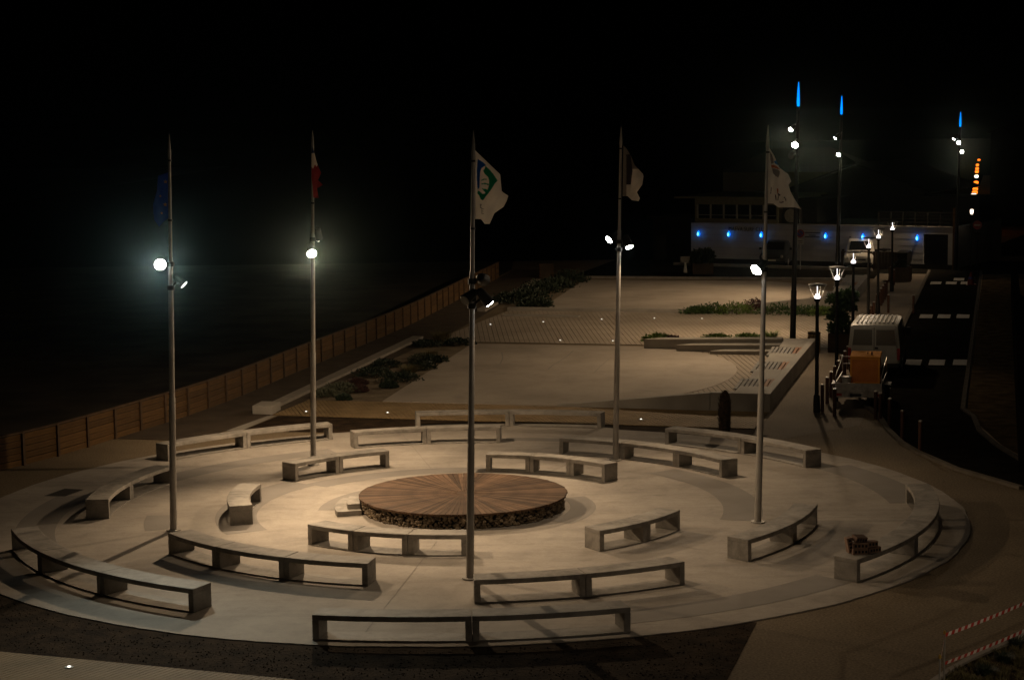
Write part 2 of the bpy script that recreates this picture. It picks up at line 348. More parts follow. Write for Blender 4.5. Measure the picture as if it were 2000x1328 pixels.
# benches: rings of precast portal frames
BN = [
 ('A', 9.72, 10.28, 200.8, 242.3, 3, 'long curved concrete bench of three bays at the far left front of the plaza rim'),
 ('B', 6.92, 7.48, 214.9, 257.0, 3, 'three-bay curved concrete bench just in front of the flagpole with the blue starred flag'),
 ('C', 4.35, 4.87, 228.0, 272.4, 3, 'three-bay curved concrete bench directly in front of the wooden disc'),
 ('D', 10.76, 11.28, 257.8, 286.6, 2, 'two-bay concrete bench at the very front of the plaza beside the dark soil'),
 ('E', 8.2, 8.72, 272.7, 301.0, 2, 'two-bay concrete bench at the foot of the flagpole with the green emblem flag'),
 ('F', 4.97, 5.53, 302.4, 331.0, 2, 'two-bay concrete bench front right of the wooden disc'),
 ('G', 7.7, 8.24, 316.1, 344.0, 2, 'two-bay concrete bench in front of the flagpole with the letter-printed white flag'),
 ('H', 10.32, 10.86, 316.0, 359.2, 3, 'long dim curved concrete bench on the right rim carrying the bricks'),
 ('I', 9.74, 10.24, 26.6, 56.4, 2, 'two-bay concrete bench on the far right rim of the plaza'),
 ('J', 7.17, 7.66, 26.6, 70.3, 3, 'three-bay concrete bench at the foot of the flagpole with the limp grey flag'),
 ('K', 4.47, 4.92, 39.4, 84.0, 3, 'three-bay concrete bench right behind the wooden disc'),
 ('L', 11.55, 12.0, 71.0, 98.3, 2, 'two-bay concrete bench on the far rim backed by dark soil'),
 ('M', 8.76, 9.2, 84.6, 111.6, 2, 'two-bay concrete bench in the far middle ring between two rim benches'),
 ('N', 5.58, 6.06, 111.6, 141.0, 2, 'dark two-bay concrete bench behind the wooden disc in front of the tricolour flagpole'),
 ('O', 10.45, 10.94, 112.3, 141.0, 2, 'two-bay concrete bench on the far left rim near the timber path'),
 ('P', 8.18, 8.71, 155.0, 184.6, 2, 'two-bay curved concrete bench left of the blue flag pole running away from view'),
 ('Q', 4.95, 5.47, 168.5, 197.6, 2, 'short strongly curved concrete bench left of the disc steps'),
]
for key, r0, r1, a0, a1, ns, label in BN:
    am = (a0 + a1) / 2; base = PO((r0 + r1) / 2, am, PZ + .004)
    b = empty('concrete_bench', base, label, 'bench', 'curved concrete benches on the plaza')
    off = (base.x, base.y); step = (a1 - a0) / ns; th = math.degrees(.115 / ((r0 + r1) / 2)); gap = math.degrees(.006 / r1)
    for i in range(ns):
        s0, s1 = a0 + i * step + gap, a0 + (i + 1) * step - gap
        MB().arcbox(r0, r1, s0, s1, .355, .45, 10, off).build('seat', M['bench'], b, bevel=.012)
        for q0, q1 in ((s0, s0 + th), (s1 - th, s1)):
            MB().arcbox(r0 + .004, r1 - .004, q0, q1, .022, .355, 2, off).build('support', M['bench'], b, bevel=.008)
        MB().arcbox(r0 + .004, r1 - .004, s0, s1, 0, .022, 10, off).build('base_slab', M['bench'], b)

# wooden disc on gabion drum
disc = empty('wooden_disc_stage', (CX, CY, PZ), 'low round stage of radial timber boards on a drum of stones', 'stage')
MB().lathe((0, 0, 0), (0, 0, 1), [(0, 2.25), (.30, 2.25)], 64).build('drum_core', M['core'], disc)
mb = MB(); rng = random.Random(11)
def stone(mb, c, s, rng):
    t = (1 + 5 ** .5) / 2
    V0 = [Vector(v).normalized() for v in ((-1, t, 0), (1, t, 0), (-1, -t, 0), (1, -t, 0), (0, -1, t), (0, 1, t), (0, -1, -t), (0, 1, -t), (t, 0, -1), (t, 0, 1), (-t, 0, -1), (-t, 0, 1))]
    Fc = [(0, 11, 5), (0, 5, 1), (0, 1, 7), (0, 7, 10), (0, 10, 11), (1, 5, 9), (5, 11, 4), (11, 10, 2), (10, 7, 6), (7, 1, 8), (3, 9, 4), (3, 4, 2), (3, 2, 6), (3, 6, 8), (3, 8, 9), (4, 9, 5), (2, 4, 11), (6, 2, 10), (8, 6, 7), (9, 8, 1)]
    mb.add([c + Vector((v.x * s[0], v.y * s[1], v.z * s[2])) * rng.uniform(.75, 1.15) for v in V0], Fc)
for row in range(5):
    nn = 150
    for i in range(nn):
        a = 2 * math.pi * (i + rng.random() * .7 + row * .4) / nn
        rr = 2.30 + rng.uniform(-.02, .045); s = rng.uniform(.042, .068)
        stone(mb, Vector((rr * math.cos(a), rr * math.sin(a), .032 + row * .06 + rng.uniform(-.012, .012))), (s, s, s * rng.uniform(.65, .95)), rng)
tag(mb.build('drum_stones', M['stone'], disc), kind='stuff')
NP = 112; wid = 2 * math.pi / NP
pl = MB(); h = wid / 2
o0, o1 = 2.43, .16
g = .0045
pl.hexa([(o1, -o1 * math.tan(h) + g * .3, .315), (o0, -o0 * math.tan(h) + g, .315), (o1, o1 * math.tan(h) - g * .3, .315), (o0, o0 * math.tan(h) - g, .315),
         (o1, -o1 * math.tan(h) + g * .3, .36), (o0, -o0 * math.tan(h) + g, .36), (o1, o1 * math.tan(h) - g * .3, .36), (o0, o0 * math.tan(h) - g, .36)])
pme = pl.mesh('plank', M['discwood'])
for i in range(NP):
    inst(pme, 'plank', disc, (0, 0, rng.uniform(-.002, .002)), (0, 0, i * wid), (1 + rng.uniform(-.004, .006), 1, 1))
MB().lathe((0, 0, .3), (0, 0, 1), [(0, .17), (.058, .17)], 24).build('hub', M['discwood'], disc)
st = empty('stage_steps', PO(2.75, 182, PZ), 'two low concrete steps on the left side of the wooden stage', 'steps')
for r0, r1, a0, a1, z in ((2.42, 3.0, 164, 196, .12), (2.42, 2.72, 172, 192, .24)):
    MB().arcbox(r0, r1, a0, a1, 0 if z < .2 else .12, z, 10, (st.location.x, st.location.y)).build('step', M['bench'], st, bevel=.008)
# manhole
mh = empty('manhole_cover', G(127, 962, PZ) + Vector((0, 0, .004)), 'dark rectangular manhole cover on the left of the plaza', 'manhole')
MB().box(-.26, .26, -.42, .42, 0, .008).build('cover', M['core'], mh); MB().box(-.3, .3, -.46, .46, 0, .004).build('frame', M['band'], mh)
mh.rotation_euler = (0, 0, R(-18))

# ------------------------------------------------------------------ esplanade beyond: decks, slabs, walls
def deck(name, label, a0, a1, b0, b1, pitch, ang, mat, z=.03, clip=None):
    base = struct(name, sheet([S(a0, b0), S(a1, b0), S(a1, b1), S(a0, b1)], .008), M['core'], label)
    mb = MB()
    # planks laid at an angle, cut to the rectangle
    t = math.tan(ang); sh = (b1 - b0) * t; w = pitch; i = 0
    x = a0 - abs(sh)
    while x < a1 + abs(sh):
        q = []
        for (xx, bb) in ((x, b0), (x + w - .02, b0), (x + w - .02 + sh, b1), (x + sh, b1)): q.append((xx, bb))
        # clip polygon against a0..a1
        def clipa(poly, lim, keep):
            out = []
            for k in range(len(poly)):
                p, n = poly[k], poly[(k + 1) % len(poly)]; ip, inn = keep(p[0]), keep(n[0])
                if ip: out.append(p)
                if ip != inn:
                    f = (lim - p[0]) / (n[0] - p[0]); out.append((lim, p[1] + f * (n[1] - p[1])))
            return out
        q = clipa(q, a0, lambda v: v >= a0); q = clipa(q, a1, lambda v: v <= a1) if q else q
        if len(q) >= 3: mb.prism([S(*p) for p in q], .010, z)
        x += w
    tag(mb.build('planks', mat, base), kind='stuff')
    return base
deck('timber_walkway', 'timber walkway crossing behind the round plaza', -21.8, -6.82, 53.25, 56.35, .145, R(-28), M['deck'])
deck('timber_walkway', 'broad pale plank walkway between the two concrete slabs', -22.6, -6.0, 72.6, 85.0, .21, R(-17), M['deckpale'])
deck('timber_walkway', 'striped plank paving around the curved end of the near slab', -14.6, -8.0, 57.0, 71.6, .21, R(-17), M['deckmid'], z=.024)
# near corner deck
cd = [G(-40, 1271), G(0, 1275), G(300, 1303), G(580, 1330), G(560, 1420), G(-60, 1420)]
cdk = struct('timber_walkway', sheet(cd, .008), M['core'], 'corner of a timber walkway at the bottom left')
mb = MB(); p0, p1 = G(-40, 1271), G(580, 1330); dv = (p1 - p0); nn = int(dv.length / .11); nd = Vector((-.62, -.9, 0)).normalized()
for i in range(nn):
    a = p0 + dv * (i / nn); b = p0 + dv * ((i + .88) / nn)
    mb.prism([a, b, b + nd * 4, a + nd * 4], .01, .03)
tag(mb.build('planks', M['deck'], cdk), kind='stuff')
# slabs with a rounded right end
def slab(label, a0, ac, ra, b0, b1, z=.03):
    pts = [S(a0 - .08 * 0, b0), S(ac, b0)]
    cb, rb = (b0 + b1) / 2, (b1 - b0) / 2
    for i in range(1, 48):
        t = -math.pi / 2 + math.pi * i / 48; pts.append(S(ac + ra * math.cos(t), cb + rb * math.sin(t)))
    pts += [S(ac, b1), S(a0 - 1.4, b1)]
    mb = MB().prism(pts, -.02, z); return struct('concrete_slab', mb, M['slab'], label)
s1 = slab('smooth sand-coloured concrete slab with rounded end, nearer one', -19.3, -14.3, 5.35, 56.5, 72.0, .034)
s2 = slab('smooth sand-coloured concrete slab, the farther one by the building', -21.3, -13.6, 5.2, 86.2, 102.2, .034)
def crack(parent, pts, w):
    P = [G(u, v, .037) for u, v in pts]; mb = MB()
    for p, q in zip(P, P[1:]):
        d = (q - p).normalized(); nn = Vector((-d.y, d.x, 0)) * w
        mb.poly([p - nn, q - nn, q + nn, p + nn])
    mb.build('crack', M['band'], parent)
crack(s1, [(1120, 684), (1110, 694), (1092, 706), (1078, 714), (1070, 722)], .02)
crack(s1, [(980, 688), (982, 700), (975, 714), (950, 722)], .02)
crack(s1, [(1190, 700), (1172, 716), (1160, 728)], .015)

# planting bed soil and edging kerb on the left
struct('planting_bed', sheet([S(-22.1, 56.4), S(-19.3, 56.5), S(-20.7, 72.0), S(-23.2, 72.0)], .01), M['bedsoil'], 'sandy planting bed left of the near slab')
struct('planting_bed', sheet([S(-23.6, 86.2), S(-21.3, 86.2), S(-22.7, 102), S(-25.4, 102)], .01), M['bedsoil'], 'sandy planting bed left of the far slab')
kb = struct('kerb', MB().prism([S(-22.55, 53.9), S(-22.15, 53.9), S(-23.25, 73.5), S(-23.7, 73.5)], 0, .12), M['kerb'], 'long pale kerb between timber path and planting bed')
MB().prism([S(-22.5, 53.3), S(-21.85, 53.3), S(-21.95, 54.3), S(-22.6, 54.3)], 0, .28).build('end_block', M['wallc'], kb, bevel=.01)
kb = struct('kerb', MB().prism([S(-24.0, 84.4), S(-23.6, 84.4), S(-25.0, 101), S(-25.4, 101)], 0, .14), M['kerb'], 'far pale kerb beside the second planting bed')
struct('path', sheet([G(440, 843), G(500, 814), G(540, 812), G(470, 842)], .012), M['wallc'], 'small pale paved wedge beside the rim bench')

# low walls
def wedge(label, a0, a1, am, b, h0, h1, dep=.3, name='concrete_wall'):
    o = S(a0, b); w = empty(name, o, label, 'wall')
    mb = MB(); prof = [(a0, h0), (am, h1), (a1, h1)]
    vs = []
    for a, hh in prof:
        for bb, z in ((b, 0), (b + dep, 0), (b + dep, hh), (b, hh)): vs.append(S(a, bb, z) - o)
    fs = [(0, 1, 2, 3), (8, 11, 10, 9)] + [(k * 4 + j, k * 4 + (j + 1) % 4, k * 4 + 4 + (j + 1) % 4, k * 4 + 4 + j) for k in (0, 1) for j in range(4)]
    mb.add(vs, fs); mb.build('wall_panel', M['wallc'], w, bevel=.01)
    return w
wedge('long wedge-shaped concrete retaining wall at the end of the near slab', -13.5, -8.62, -8.64, 56.5, .05, .55)
wedge('far wedge-shaped concrete retaining wall before the far slab', -13.2, -8.32, -8.34, 87.3, .05, .55)
kbk = wedge('long low concrete step crossing in front of the far slab', -22.7, -7.0, -12.0, 85.1, .16, .16, .35, 'concrete_step')
wedge('short low concrete step at the left end of the pale walkway', -22.2, -18.6, -22.19, 82.4, .12, .10, .35, 'concrete_step')
gs = empty('concrete_tiers', S(-13.4, 71.9), 'three long concrete seating tiers rising behind the near slab', 'tiers')
for a0, a1, b0, z in ((-13.5, -8.1, 71.4, .50), (-12.1, -8.1, 70.75, .34), (-10.7, -8.1, 70.1, .18)):
    MB().hexa([S(a0, b0) - gs.location, S(a1, b0) - gs.location, S(a0 + .5, b0 + .62) - gs.location, S(a1, b0 + .62) - gs.location,
               S(a0, b0, z * .8) - gs.location, S(a1, b0, z) - gs.location, S(a0 + .5, b0 + .62, z * .8) - gs.location, S(a1, b0 + .62, z) - gs.location]).build('tier', M['wallc'], gs, bevel=.01)

# seat walls with slatted loungers
M['slatgrey'] = pm('slat_grey', (.16, .15, .14), (.26, .245, .22), 5, .8, .1, 40, rand=.15)
M['slatred'] = pm('slat_red', (.22, .10, .05), (.32, .15, .075), 5, .8, .1, 40, rand=.15)
def seat_wall(label, b0, b1, seats):
    o = S(-6.75, b0); w = empty('seat_wall', o, label, 'wall')
    def blk(nm, a0, a1, bb0, bb1, z0, z1, mat, za=None, bev=.012):
        za = z1 if za is None else za
        MB().hexa([S(a0, bb0, z0) - o, S(a1, bb0, z0) - o, S(a0, bb1, z0) - o, S(a1, bb1, z0) - o, S(a0, bb0, z1) - o, S(a1, bb0, z1) - o, S(a0, bb1, za) - o, S(a1, bb1, za) - o]).build(nm, mat, w, bevel=bev)
    L = (b1 - b0)
    blk('wall_panel', -7.0, -6.75, b0, b1, 0, .57, M['wallc'])
    blk('front_block', -8.6, -7.003, b0, b0 + .3, 0, .566, M['wallc'])
    blk('top_block', -7.9, -7.003, b0 + .303, b0 + 1.6, 0, .566, M['wallc'])
    for (s0, s1, kind) in seats:
        if kind == 'c':
            blk('concrete_top', -7.95, -7.003, s0, s1, 0, .42, M['wallc'], .56)
        else:
            blk('plinth', -7.85, -7.1, s0 + .1, s1 - .1, 0, .38, M['wallc'], bev=0)
            for i in range(9):
                a = -8.12 + i * .145
                blk('slat', a, a + .11, s0, s1, .42, .46, M['slatred'] if i > 5 else M['slatgrey'], .54, 0)
            for a in (-8.08, -7.9): 
                for bb in (s0 + .1, s1 - .2): blk('leg', a, a + .06, bb, bb + .06, 0, .42, M['black'], bev=0)
    return w
seat_wall('concrete seat wall topped with slatted timber loungers along the pavement, nearer one', 56.5, 71.2, [(58.2, 60.0, 's'), (60.1, 62.2, 'c'), (62.3, 64.4, 's'), (64.5, 66.6, 'c'), (66.7, 68.6, 's'), (68.7, 71.1, 'c')])
seat_wall('concrete seat wall with slatted loungers along the pavement near the white pickup', 87.3, 100.5, [(89.0, 91.0, 's'), (91.1, 94.0, 'c'), (94.1, 96.2, 's'), (96.3, 100.3, 'c')])

# ------------------------------------------------------------------ pavement and road on the right
struct('pavement', sheet([S(-6.75, 50.5), S(-3.9, 54.5), S(-3.9, 108), S(-6.75, 108)], .004), M['sidewalk'], 'sandy pavement between the seat walls and the road')
rl = [S(-3.87, 110), S(-3.87, 80), S(-3.87, 58), G(1722, 815), G(1740, 842), G(1765, 866), G(1797, 885), G(1873, 918), G(2000, 955), G(2300, 1000)]
rr_ = [G(2300, 925), G(1992, 902), G(1940, 870), G(1908, 842), G(1897, 815), S(-1.1, 58), S(-1.1, 80), S(-1.1, 110)]
struct('road', sheet(rl + rr_, .004), M['asphalt'], 'narrow dark asphalt road beside the parked van')
struct('road', sheet([S(-24, 104.6), S(-6.8, 104.6), S(-3.8, 103.5), S(-1.0, 108), S(8, 109), S(8, 118), S(-24, 118)], .003), M['asphalt'], 'dark asphalt street in front of the white building')
def kerbline(pts, w, h, label, mat=None):
    mb = MB()
    for p, q in zip(pts, pts[1:]):
        d = (q - p).normalized(); nn = Vector((d.y, -d.x, 0)) * w
        mb.prism([p, q, q + nn, p + nn], 0, h)
    return struct('kerb', mb, mat or M['kerb'], label)
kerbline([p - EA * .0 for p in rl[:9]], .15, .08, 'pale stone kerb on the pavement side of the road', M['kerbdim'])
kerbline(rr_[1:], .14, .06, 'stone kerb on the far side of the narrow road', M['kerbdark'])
struct('pavement', sheet([S(-.92, 108), S(-.92, 58), G(1915, 832), G(1955, 868), G(2010, 900), S(6, 46), S(6, 108)], .005), M['mulch'], 'unlit pavement right of the road')  # dark mulch colour stands in for missing lamplight on this pavement
for v, us in ((553, (1828, 1858, 1887)), (546, (1873,)), (618, (1809, 1844, 1881)), (708, (1784, 1830, 1877))):
    for u in us:
        p = G(u, v); q = p - EA * p.dot(EA) ; a = p.dot(EA); b = p.dot(EB)
        w = .28; d = .78
        o = tag(MB().box(-w, w, -d, d, 0, .003).build('road_marking', M['paint']), 'white square %s' % {553: 'of the farthest marking row on the road', 546: 'beyond the farthest marking row on the road', 618: 'of the middle marking row on the road', 708: 'of the marking row beside the parked van'}[v], None, 'white square road markings', 'structure')
        o.location = (p.x, p.y, .008); o.rotation_euler = (0, 0, -TH)

# ------------------------------------------------------------------ fence
fen = empty('wooden_fence', FL[0], 'long wooden board fence with dark posts between beach and timber path', 'fence')
FH = .86; bw = FH / 5
bmesh_board = MB().box(0, 1, -.016, .016, .012, bw - .006).mesh('board', M['fence'])
post_me = MB().box(-.045, .045, -.07, .07, 0, FH + .02).mesh('post', M['fencepost'])
rail_me = MB().box(0, 1, -.05, .06, 0, .045).mesh('rail', M['fencepost'])
rng = random.Random(5)
for i in range(len(FL) - 1):
    p, q = FL[i], FL[i + 1]
    if p.y > 106: break
    d = q - p; az = math.atan2(d.y, d.x); L = d.length
    inst(post_me, 'post', fen, p - FL[0], (0, 0, az))
    for k in range(5):
        dd = d.normalized() * .045
        inst(bmesh_board, 'board', fen, p - FL[0] + dd + Vector((0, 0, k * bw)), (0, rng.uniform(-.004, .004), az), (L - .09, 1, 1))
    inst(rail_me, 'rail', fen, p - FL[0] + Vector((0, 0, FH + .02)), (0, 0, az), (L, 1, 1))

# ------------------------------------------------------------------ flagpoles, flags and floodlights
def floodlight(label, loc, target, lens, clamp, watts=0, angle=110, r=.15, ln=.34, col=(1, .72, .44), group='floodlights clamped to poles', offset=.06, size=.05):
    loc = Vector(loc); t = Vector(target); d = (t - loc).normalized()
    f = empty('floodlight', loc, label, 'floodlight', group)
    MB().lathe(-d * ln, d, [(0, r * .55), (.03, r * .7), (.09, r * .78), (ln * .6, r * .92), (ln, r * 1.06)], 24).build('housing', M['lampblack'], f, smooth=True)
    MB().lathe((0, 0, 0), d, [(.002, r * .98), (.02, r * .85)], 24).build('lens', lens, f)
    c = Vector(clamp) - loc; m = -d * ln * .5
    MB().tube(m, c, .025, .025, 8).build('bracket', M['lampblack'], f)
    MB().tube(c - Vector((0, 0, .05)), c + Vector((0, 0, .05)), .085, .085, 16).build('clamp', M['lampblack'], f)
    if watts: spot(loc + d * offset, t, watts, angle, 1.0, col, size)
    return f
LEAN = math.tan(R(1.37))
def along(base, z): return Vector((base.x + LEAN * z, base.y, base.z + z))
PB = {1: G(339, 1036, .02), 2: G(612, 908, .02), 3: G(918, 1130, .02), 4: G(1202, 899, .02), 5: G(1480, 1020, .02)}
PL = {1: 'tall metal flagpole on the left with the blue starred flag', 2: 'tall metal flagpole with the red white and blue flag', 3: 'tall metal flagpole nearest the front with the green emblem flag',
      4: 'tall metal flagpole with the limp grey flag', 5: 'tall metal flagpole on the right with the letter-printed white flag'}
for k, b in PB.items():
    p = empty('flagpole', b, PL[k], 'flagpole', 'five flagpoles standing in the plaza')
    A = lambda z: Vector((LEAN * z, 0, z))
    MB().tube(A(0), A(3.0), .078, .07, 20).build('lower_tube', M['alu'], p, smooth=True)
    MB().tube(A(3.0), A(6.1), .062, .05, 20).build('middle_tube', M['alu'], p, smooth=True)
    MB().tube(A(6.1), A(8.25), .042, .032, 16).build('upper_tube', M['alu'], p, smooth=True)
    MB().lathe(A(8.25), A(1), [(0, .032), (.03, .034), (.1, .04), (.3, .03), (.50, .012), (.56, .002)], 14).build('finial', M['alu'], p, smooth=True)
    for z in (6.9, 8.2): MB().tube(A(z), A(z + .04), .05, .05, 14).build('truck', M['black'], p)
    MB().tube(A(0), A(.03), .16, .16, 20).build('base_plate', M['alu'], p)

def P_at(k, z, dx=0.0, dy=0.0): q = along(PB[k], z); return q + Vector((dx, dy, 0))
floodlight('glaring round floodlight on the leftmost flagpole', P_at(1, 5.96, -.20, -.14), (-4.6, 19.0, 0), M['lens'], P_at(1, 5.96), 1300, 85, r=.125, col=(.92, .95, .80))
floodlight('small dim floodlight lower down on the leftmost flagpole', P_at(1, 5.50, .28, .05), (-1.5, 40.2, 0), M['lensdim'], P_at(1, 5.44), 1500, 95, r=.10, ln=.3)
floodlight('glaring round floodlight on the tricolour flagpole', P_at(2, 5.62, .0, -.26), (-3.2, 40.0, 0), M['lens'], P_at(2, 5.62), 2900, 105, r=.125)
floodlight('floodlight turned away behind the tricolour flagpole', P_at(2, 5.98, .12, .22), (-5.0, 52.5, 0), M['lens'], P_at(2, 5.98), 1700, 125, r=.12)
floodlight('small lit floodlight on the front flagpole', P_at(3, 5.48, .32, .02), (3.6, 38.5, 0), M['lens'], P_at(3, 5.42), 260, 150, r=.11)
floodlight('unlit floodlight turned left on the front flagpole', P_at(3, 5.56, -.14, -.30), (-6.0, 30.0, 2), M['lensdead'], P_at(3, 5.56), 0, r=.11)
floodlight('unlit floodlight facing away high on the front flagpole', P_at(3, 5.9, .22, .25), (4.0, 60.0, 0), M['lensdead'], P_at(3, 5.9), 0, r=.12)
floodlight('lit floodlight turned left on the limp grey flag pole', P_at(4, 5.86, -.27, -.06), (-5.0, 44.0, 0), M['lens'], P_at(4, 5.80), 1700, 105, r=.105)
floodlight('lit floodlight turned right on the limp grey flag pole', P_at(4, 5.66, .27, -.02), (4.8, 46.0, 0), M['lens'], P_at(4, 5.60), 620, 115, r=.105)
floodlight('glaring round floodlight on the flagpole farthest right', P_at(5, 5.66, -.20, -.14), (-1.6, 34.5, 0), M['lens'], P_at(5, 5.66), 100, 150, r=.13)

# flags: cloth patches between four edge lines, with folds
def resample(pts, n):
    P = [Vector((p[0], p[1])) for p in pts]; L = [0]
    for a, b in zip(P, P[1:]): L.append(L[-1] + (b - a).length)
    out = []
    for i in range(n + 1):
        d = L[-1] * i / n; k = max(j for j in range(len(P)) if L[j] <= d + 1e-9); k = min(k, len(P) - 2)
        out.append(P[k].lerp(P[k + 1], (d - L[k]) / max(L[k + 1] - L[k], 1e-9)))
    return out
def inside(c, poly):
    r = False; n = len(poly)
    for i in range(n):
        (x0, y0), (x1, y1) = poly[i], poly[i - 1]
        if (y0 > c.y) != (y1 > c.y) and c.x < (x1 - x0) * (c.y - y0) / (y1 - y0) + x0: r = not r
    return r
class Flag:
    def __init__(s, label, Y, scale, org, amp, seed, pole):
        s.Y, s.sc, s.o, s.amp, s.sd = Y, scale, org, amp, seed; s.prints = []
        s.loc = AY(*s.px(pole), Y); s.root = empty('flag', s.loc, label, 'flag', 'flags on the plaza flagpoles'); s.pole = s.px(pole)
    def px(s, p): return (s.o[0] + p[0] / s.sc, s.o[1] + p[1] / s.sc)
    def depth(s, u, v):
        k = s.Y / F; x, y = (u - s.pole[0]) * k, (v - s.pole[1]) * k
        w = min(1, abs(x) / .2)
        return s.amp * w * (math.sin(7.5 * x + 4.2 * y + s.sd) + .55 * math.sin(15 * x - 6.5 * y + 2 * s.sd) + .3 * math.sin(24 * x + 13 * y))
    def pt(s, u, v, off=0): return AY(u, v, s.Y + s.depth(u, v) + off) - s.loc
    def patch(s, name, pts, mat, off=0): s.prints.append(([s.px(p) for p in pts], mat))
    def cloth(s, hoist, top, fly, bottom, mat, pick=None, n=26): s.args = (hoist, top, fly, bottom, mat, pick, n)
    def finish(s):
        hoist, top, fly, bottom, mat, pick, n = s.args; n = 110
        T, B, Hh, Fl = (resample([s.px(p) for p in q], n) for q in (top, bottom, hoist, fly))
        vs = []; uv = []
        for j in range(n + 1):
            for i in range(n + 1):
                a, b = i / n, j / n
                p = (1 - b) * T[i] + b * B[i] + (1 - a) * Hh[j] + a * Fl[j] - ((1 - a) * (1 - b) * T[0] + a * (1 - b) * T[n] + (1 - a) * b * B[0] + a * b * B[n])
                vs.append(s.pt(p.x, p.y)); uv.append(p)
        fs = [(j * (n + 1) + i, j * (n + 1) + i + 1, (j + 1) * (n + 1) + i + 1, (j + 1) * (n + 1) + i) for j in range(n) for i in range(n)]
        mats = [mat] if not pick else list(dict.fromkeys(pick[1]))
        mats += [m for m in dict.fromkeys(q[1] for q in s.prints) if m not in mats]
        me = bpy.data.meshes.new('cloth'); me.from_pydata(vs, [], fs)
        for m in mats: me.materials.append(m)
        for p in me.polygons:
            p.use_smooth = True
            c = (uv[p.vertices[0]] + uv[p.vertices[2]]) / 2
            if pick: p.material_index = mats.index(pick[0](c))
            for poly, m in s.prints:
                if inside(c, poly): p.material_index = mats.index(m)
        o = bpy.data.objects.new('cloth', me); COL.objects.link(o); o.parent = s.root
        md = o.modifiers.new('thick', 'SOLIDIFY'); md.thickness = .004
def fy(k): return PB[k].y
f1 = Flag('limp dark blue flag with gold stars on the leftmost pole', fy(1) + .06, 3.906, (280, 240), .05, 1.0, (193, 380))
f1.cloth([(192, 375), (196, 720)], [(192, 375), (150, 392), (112, 405)], [(112, 405), (104, 520), (74, 630), (84, 740), (120, 792)], [(196, 720), (158, 750), (120, 792)], M['eublue'])
def star(c, r): return [(c[0] + (r if i % 2 == 0 else r * .42) * math.sin(i * math.pi / 5), c[1] - (r if i % 2 == 0 else r * .42) * math.cos(i * math.pi / 5)) for i in range(10)]
for c in ((166, 624), (169, 450), (130, 560), (140, 690)): f1.patch('star', star(c, 17 if c[0] > 150 else 11), M['gold'])
f2 = Flag('limp red white and blue tricolour flag', fy(2) - .05, 4.427, (560, 230), .05, 2.0, (217, 240))
def pick2(c):
    v = (c.y - 230) * 4.427; u = (c.x - 560) * 4.427
    return M['flagblue'] if v < 308 else (M['flagwhite'] if v < 425 + (u - 235) * -.55 + 12 * math.sin(u * .2) else M['flagred'])
f2.cloth([(216, 240), (214, 520)], [(216, 240), (238, 300), (262, 400)], [(262, 400), (298, 480), (270, 540), (312, 582), (262, 612), (276, 695)], [(214, 520), (226, 610), (230, 692), (276, 695)], None, (pick2, [M['flagblue'], M['flagwhite'], M['flagred']]), 40)
f3 = Flag('white flag with blue and green shell emblem on the front pole', fy(3) - .02, 7.375, (890, 270), .035, .4, (285, 175))
f3.cloth([(282, 178), (284, 1165)], [(282, 178), (460, 348), (640, 522)], [(640, 522), (665, 770), (760, 832), (735, 905), (690, 992), (560, 1080), (490, 1236)], [(284, 1165), (365, 1168), (418, 1238), (490, 1236)], M['flagwhite'], None, 40)
f3.patch('emblem', [(318, 302), (385, 345), (440, 392), (420, 405), (372, 430), (352, 490), (346, 620), (345, 705), (318, 742), (308, 640), (303, 480)], M['emblue'])
f3.patch('emblem', [(430, 400), (470, 440), (535, 505), (605, 612), (562, 660), (512, 740), (455, 815), (432, 842), (398, 895), (362, 884), (338, 830), (312, 796), (318, 762), (348, 768), (385, 802), (420, 800), (462, 735), (482, 665), (480, 610), (466, 565), (440, 535), (410, 505), (395, 470), (420, 440)], M['emgreen'])
for q in ([(368, 606), (410, 586), (446, 590), (446, 603), (410, 600), (372, 618)], [(372, 655), (420, 646), (478, 662), (478, 684), (420, 664), (374, 668)], [(370, 716), (400, 726), (462, 745), (440, 790), (410, 768)], [(405, 470), (430, 480), (440, 520), (412, 500)]): f3.patch('emblem_stripe', q, M['emgreen'], -.014)
for x0, y0, hh, w in ((352, 950, 60, 26), (372, 1012, 78, 32)):     # the letter E, twice
    t = 7
    f3.patch('letter', [(x0, y0), (x0 + w, y0 + 6), (x0 + w, y0 + 6 + t), (x0 + t, y0 + t + 3), (x0 + t, y0 + hh * .45), (x0 + w * .8, y0 + hh * .45 + 3), (x0 + w * .8, y0 + hh * .45 + 3 + t), (x0 + t, y0 + hh * .45 + t), (x0 + t, y0 + hh - t), (x0 + w, y0 + hh - t + 4), (x0 + w, y0 + hh + 4), (x0, y0 + hh)], M['emdark'])
f4 = Flag('limp grey and white flag drooping on the second pole from the right', fy(4) - .03, 4.58, (1160, 230), .05, 2.6, (262, 248))
def pick4(c):
    v = (c.y - 230) * 4.58; u = (c.x - 1160) * 4.58
    if u < 290 + (v - 250) * .0 or v < 330 + 0 * u: return M['flaggrey']
    if 300 < v < 600 and u < 345 - abs(v - 480) * .12: return M['emdark']
    return M['flagwhite'] if v > 460 else M['flaggrey']
f4.cloth([(264, 250), (256, 705)], [(264, 250), (295, 280), (335, 350), (360, 420), (440, 505)], [(440, 505), (444, 525), (432, 600), (385, 668), (412, 722), (400, 748)], [(256, 705), (300, 702), (340, 740), (400, 748)], None, (pick4, [M['flaggrey'], M['emdark'], M['flagwhite']]), 36)
f5 = Flag('white flag with orange and blue emblem and dark lettering on the rightmost pole', fy(5) - .02, 9.49, (1480, 280), .035, 1.7, (195, 60))
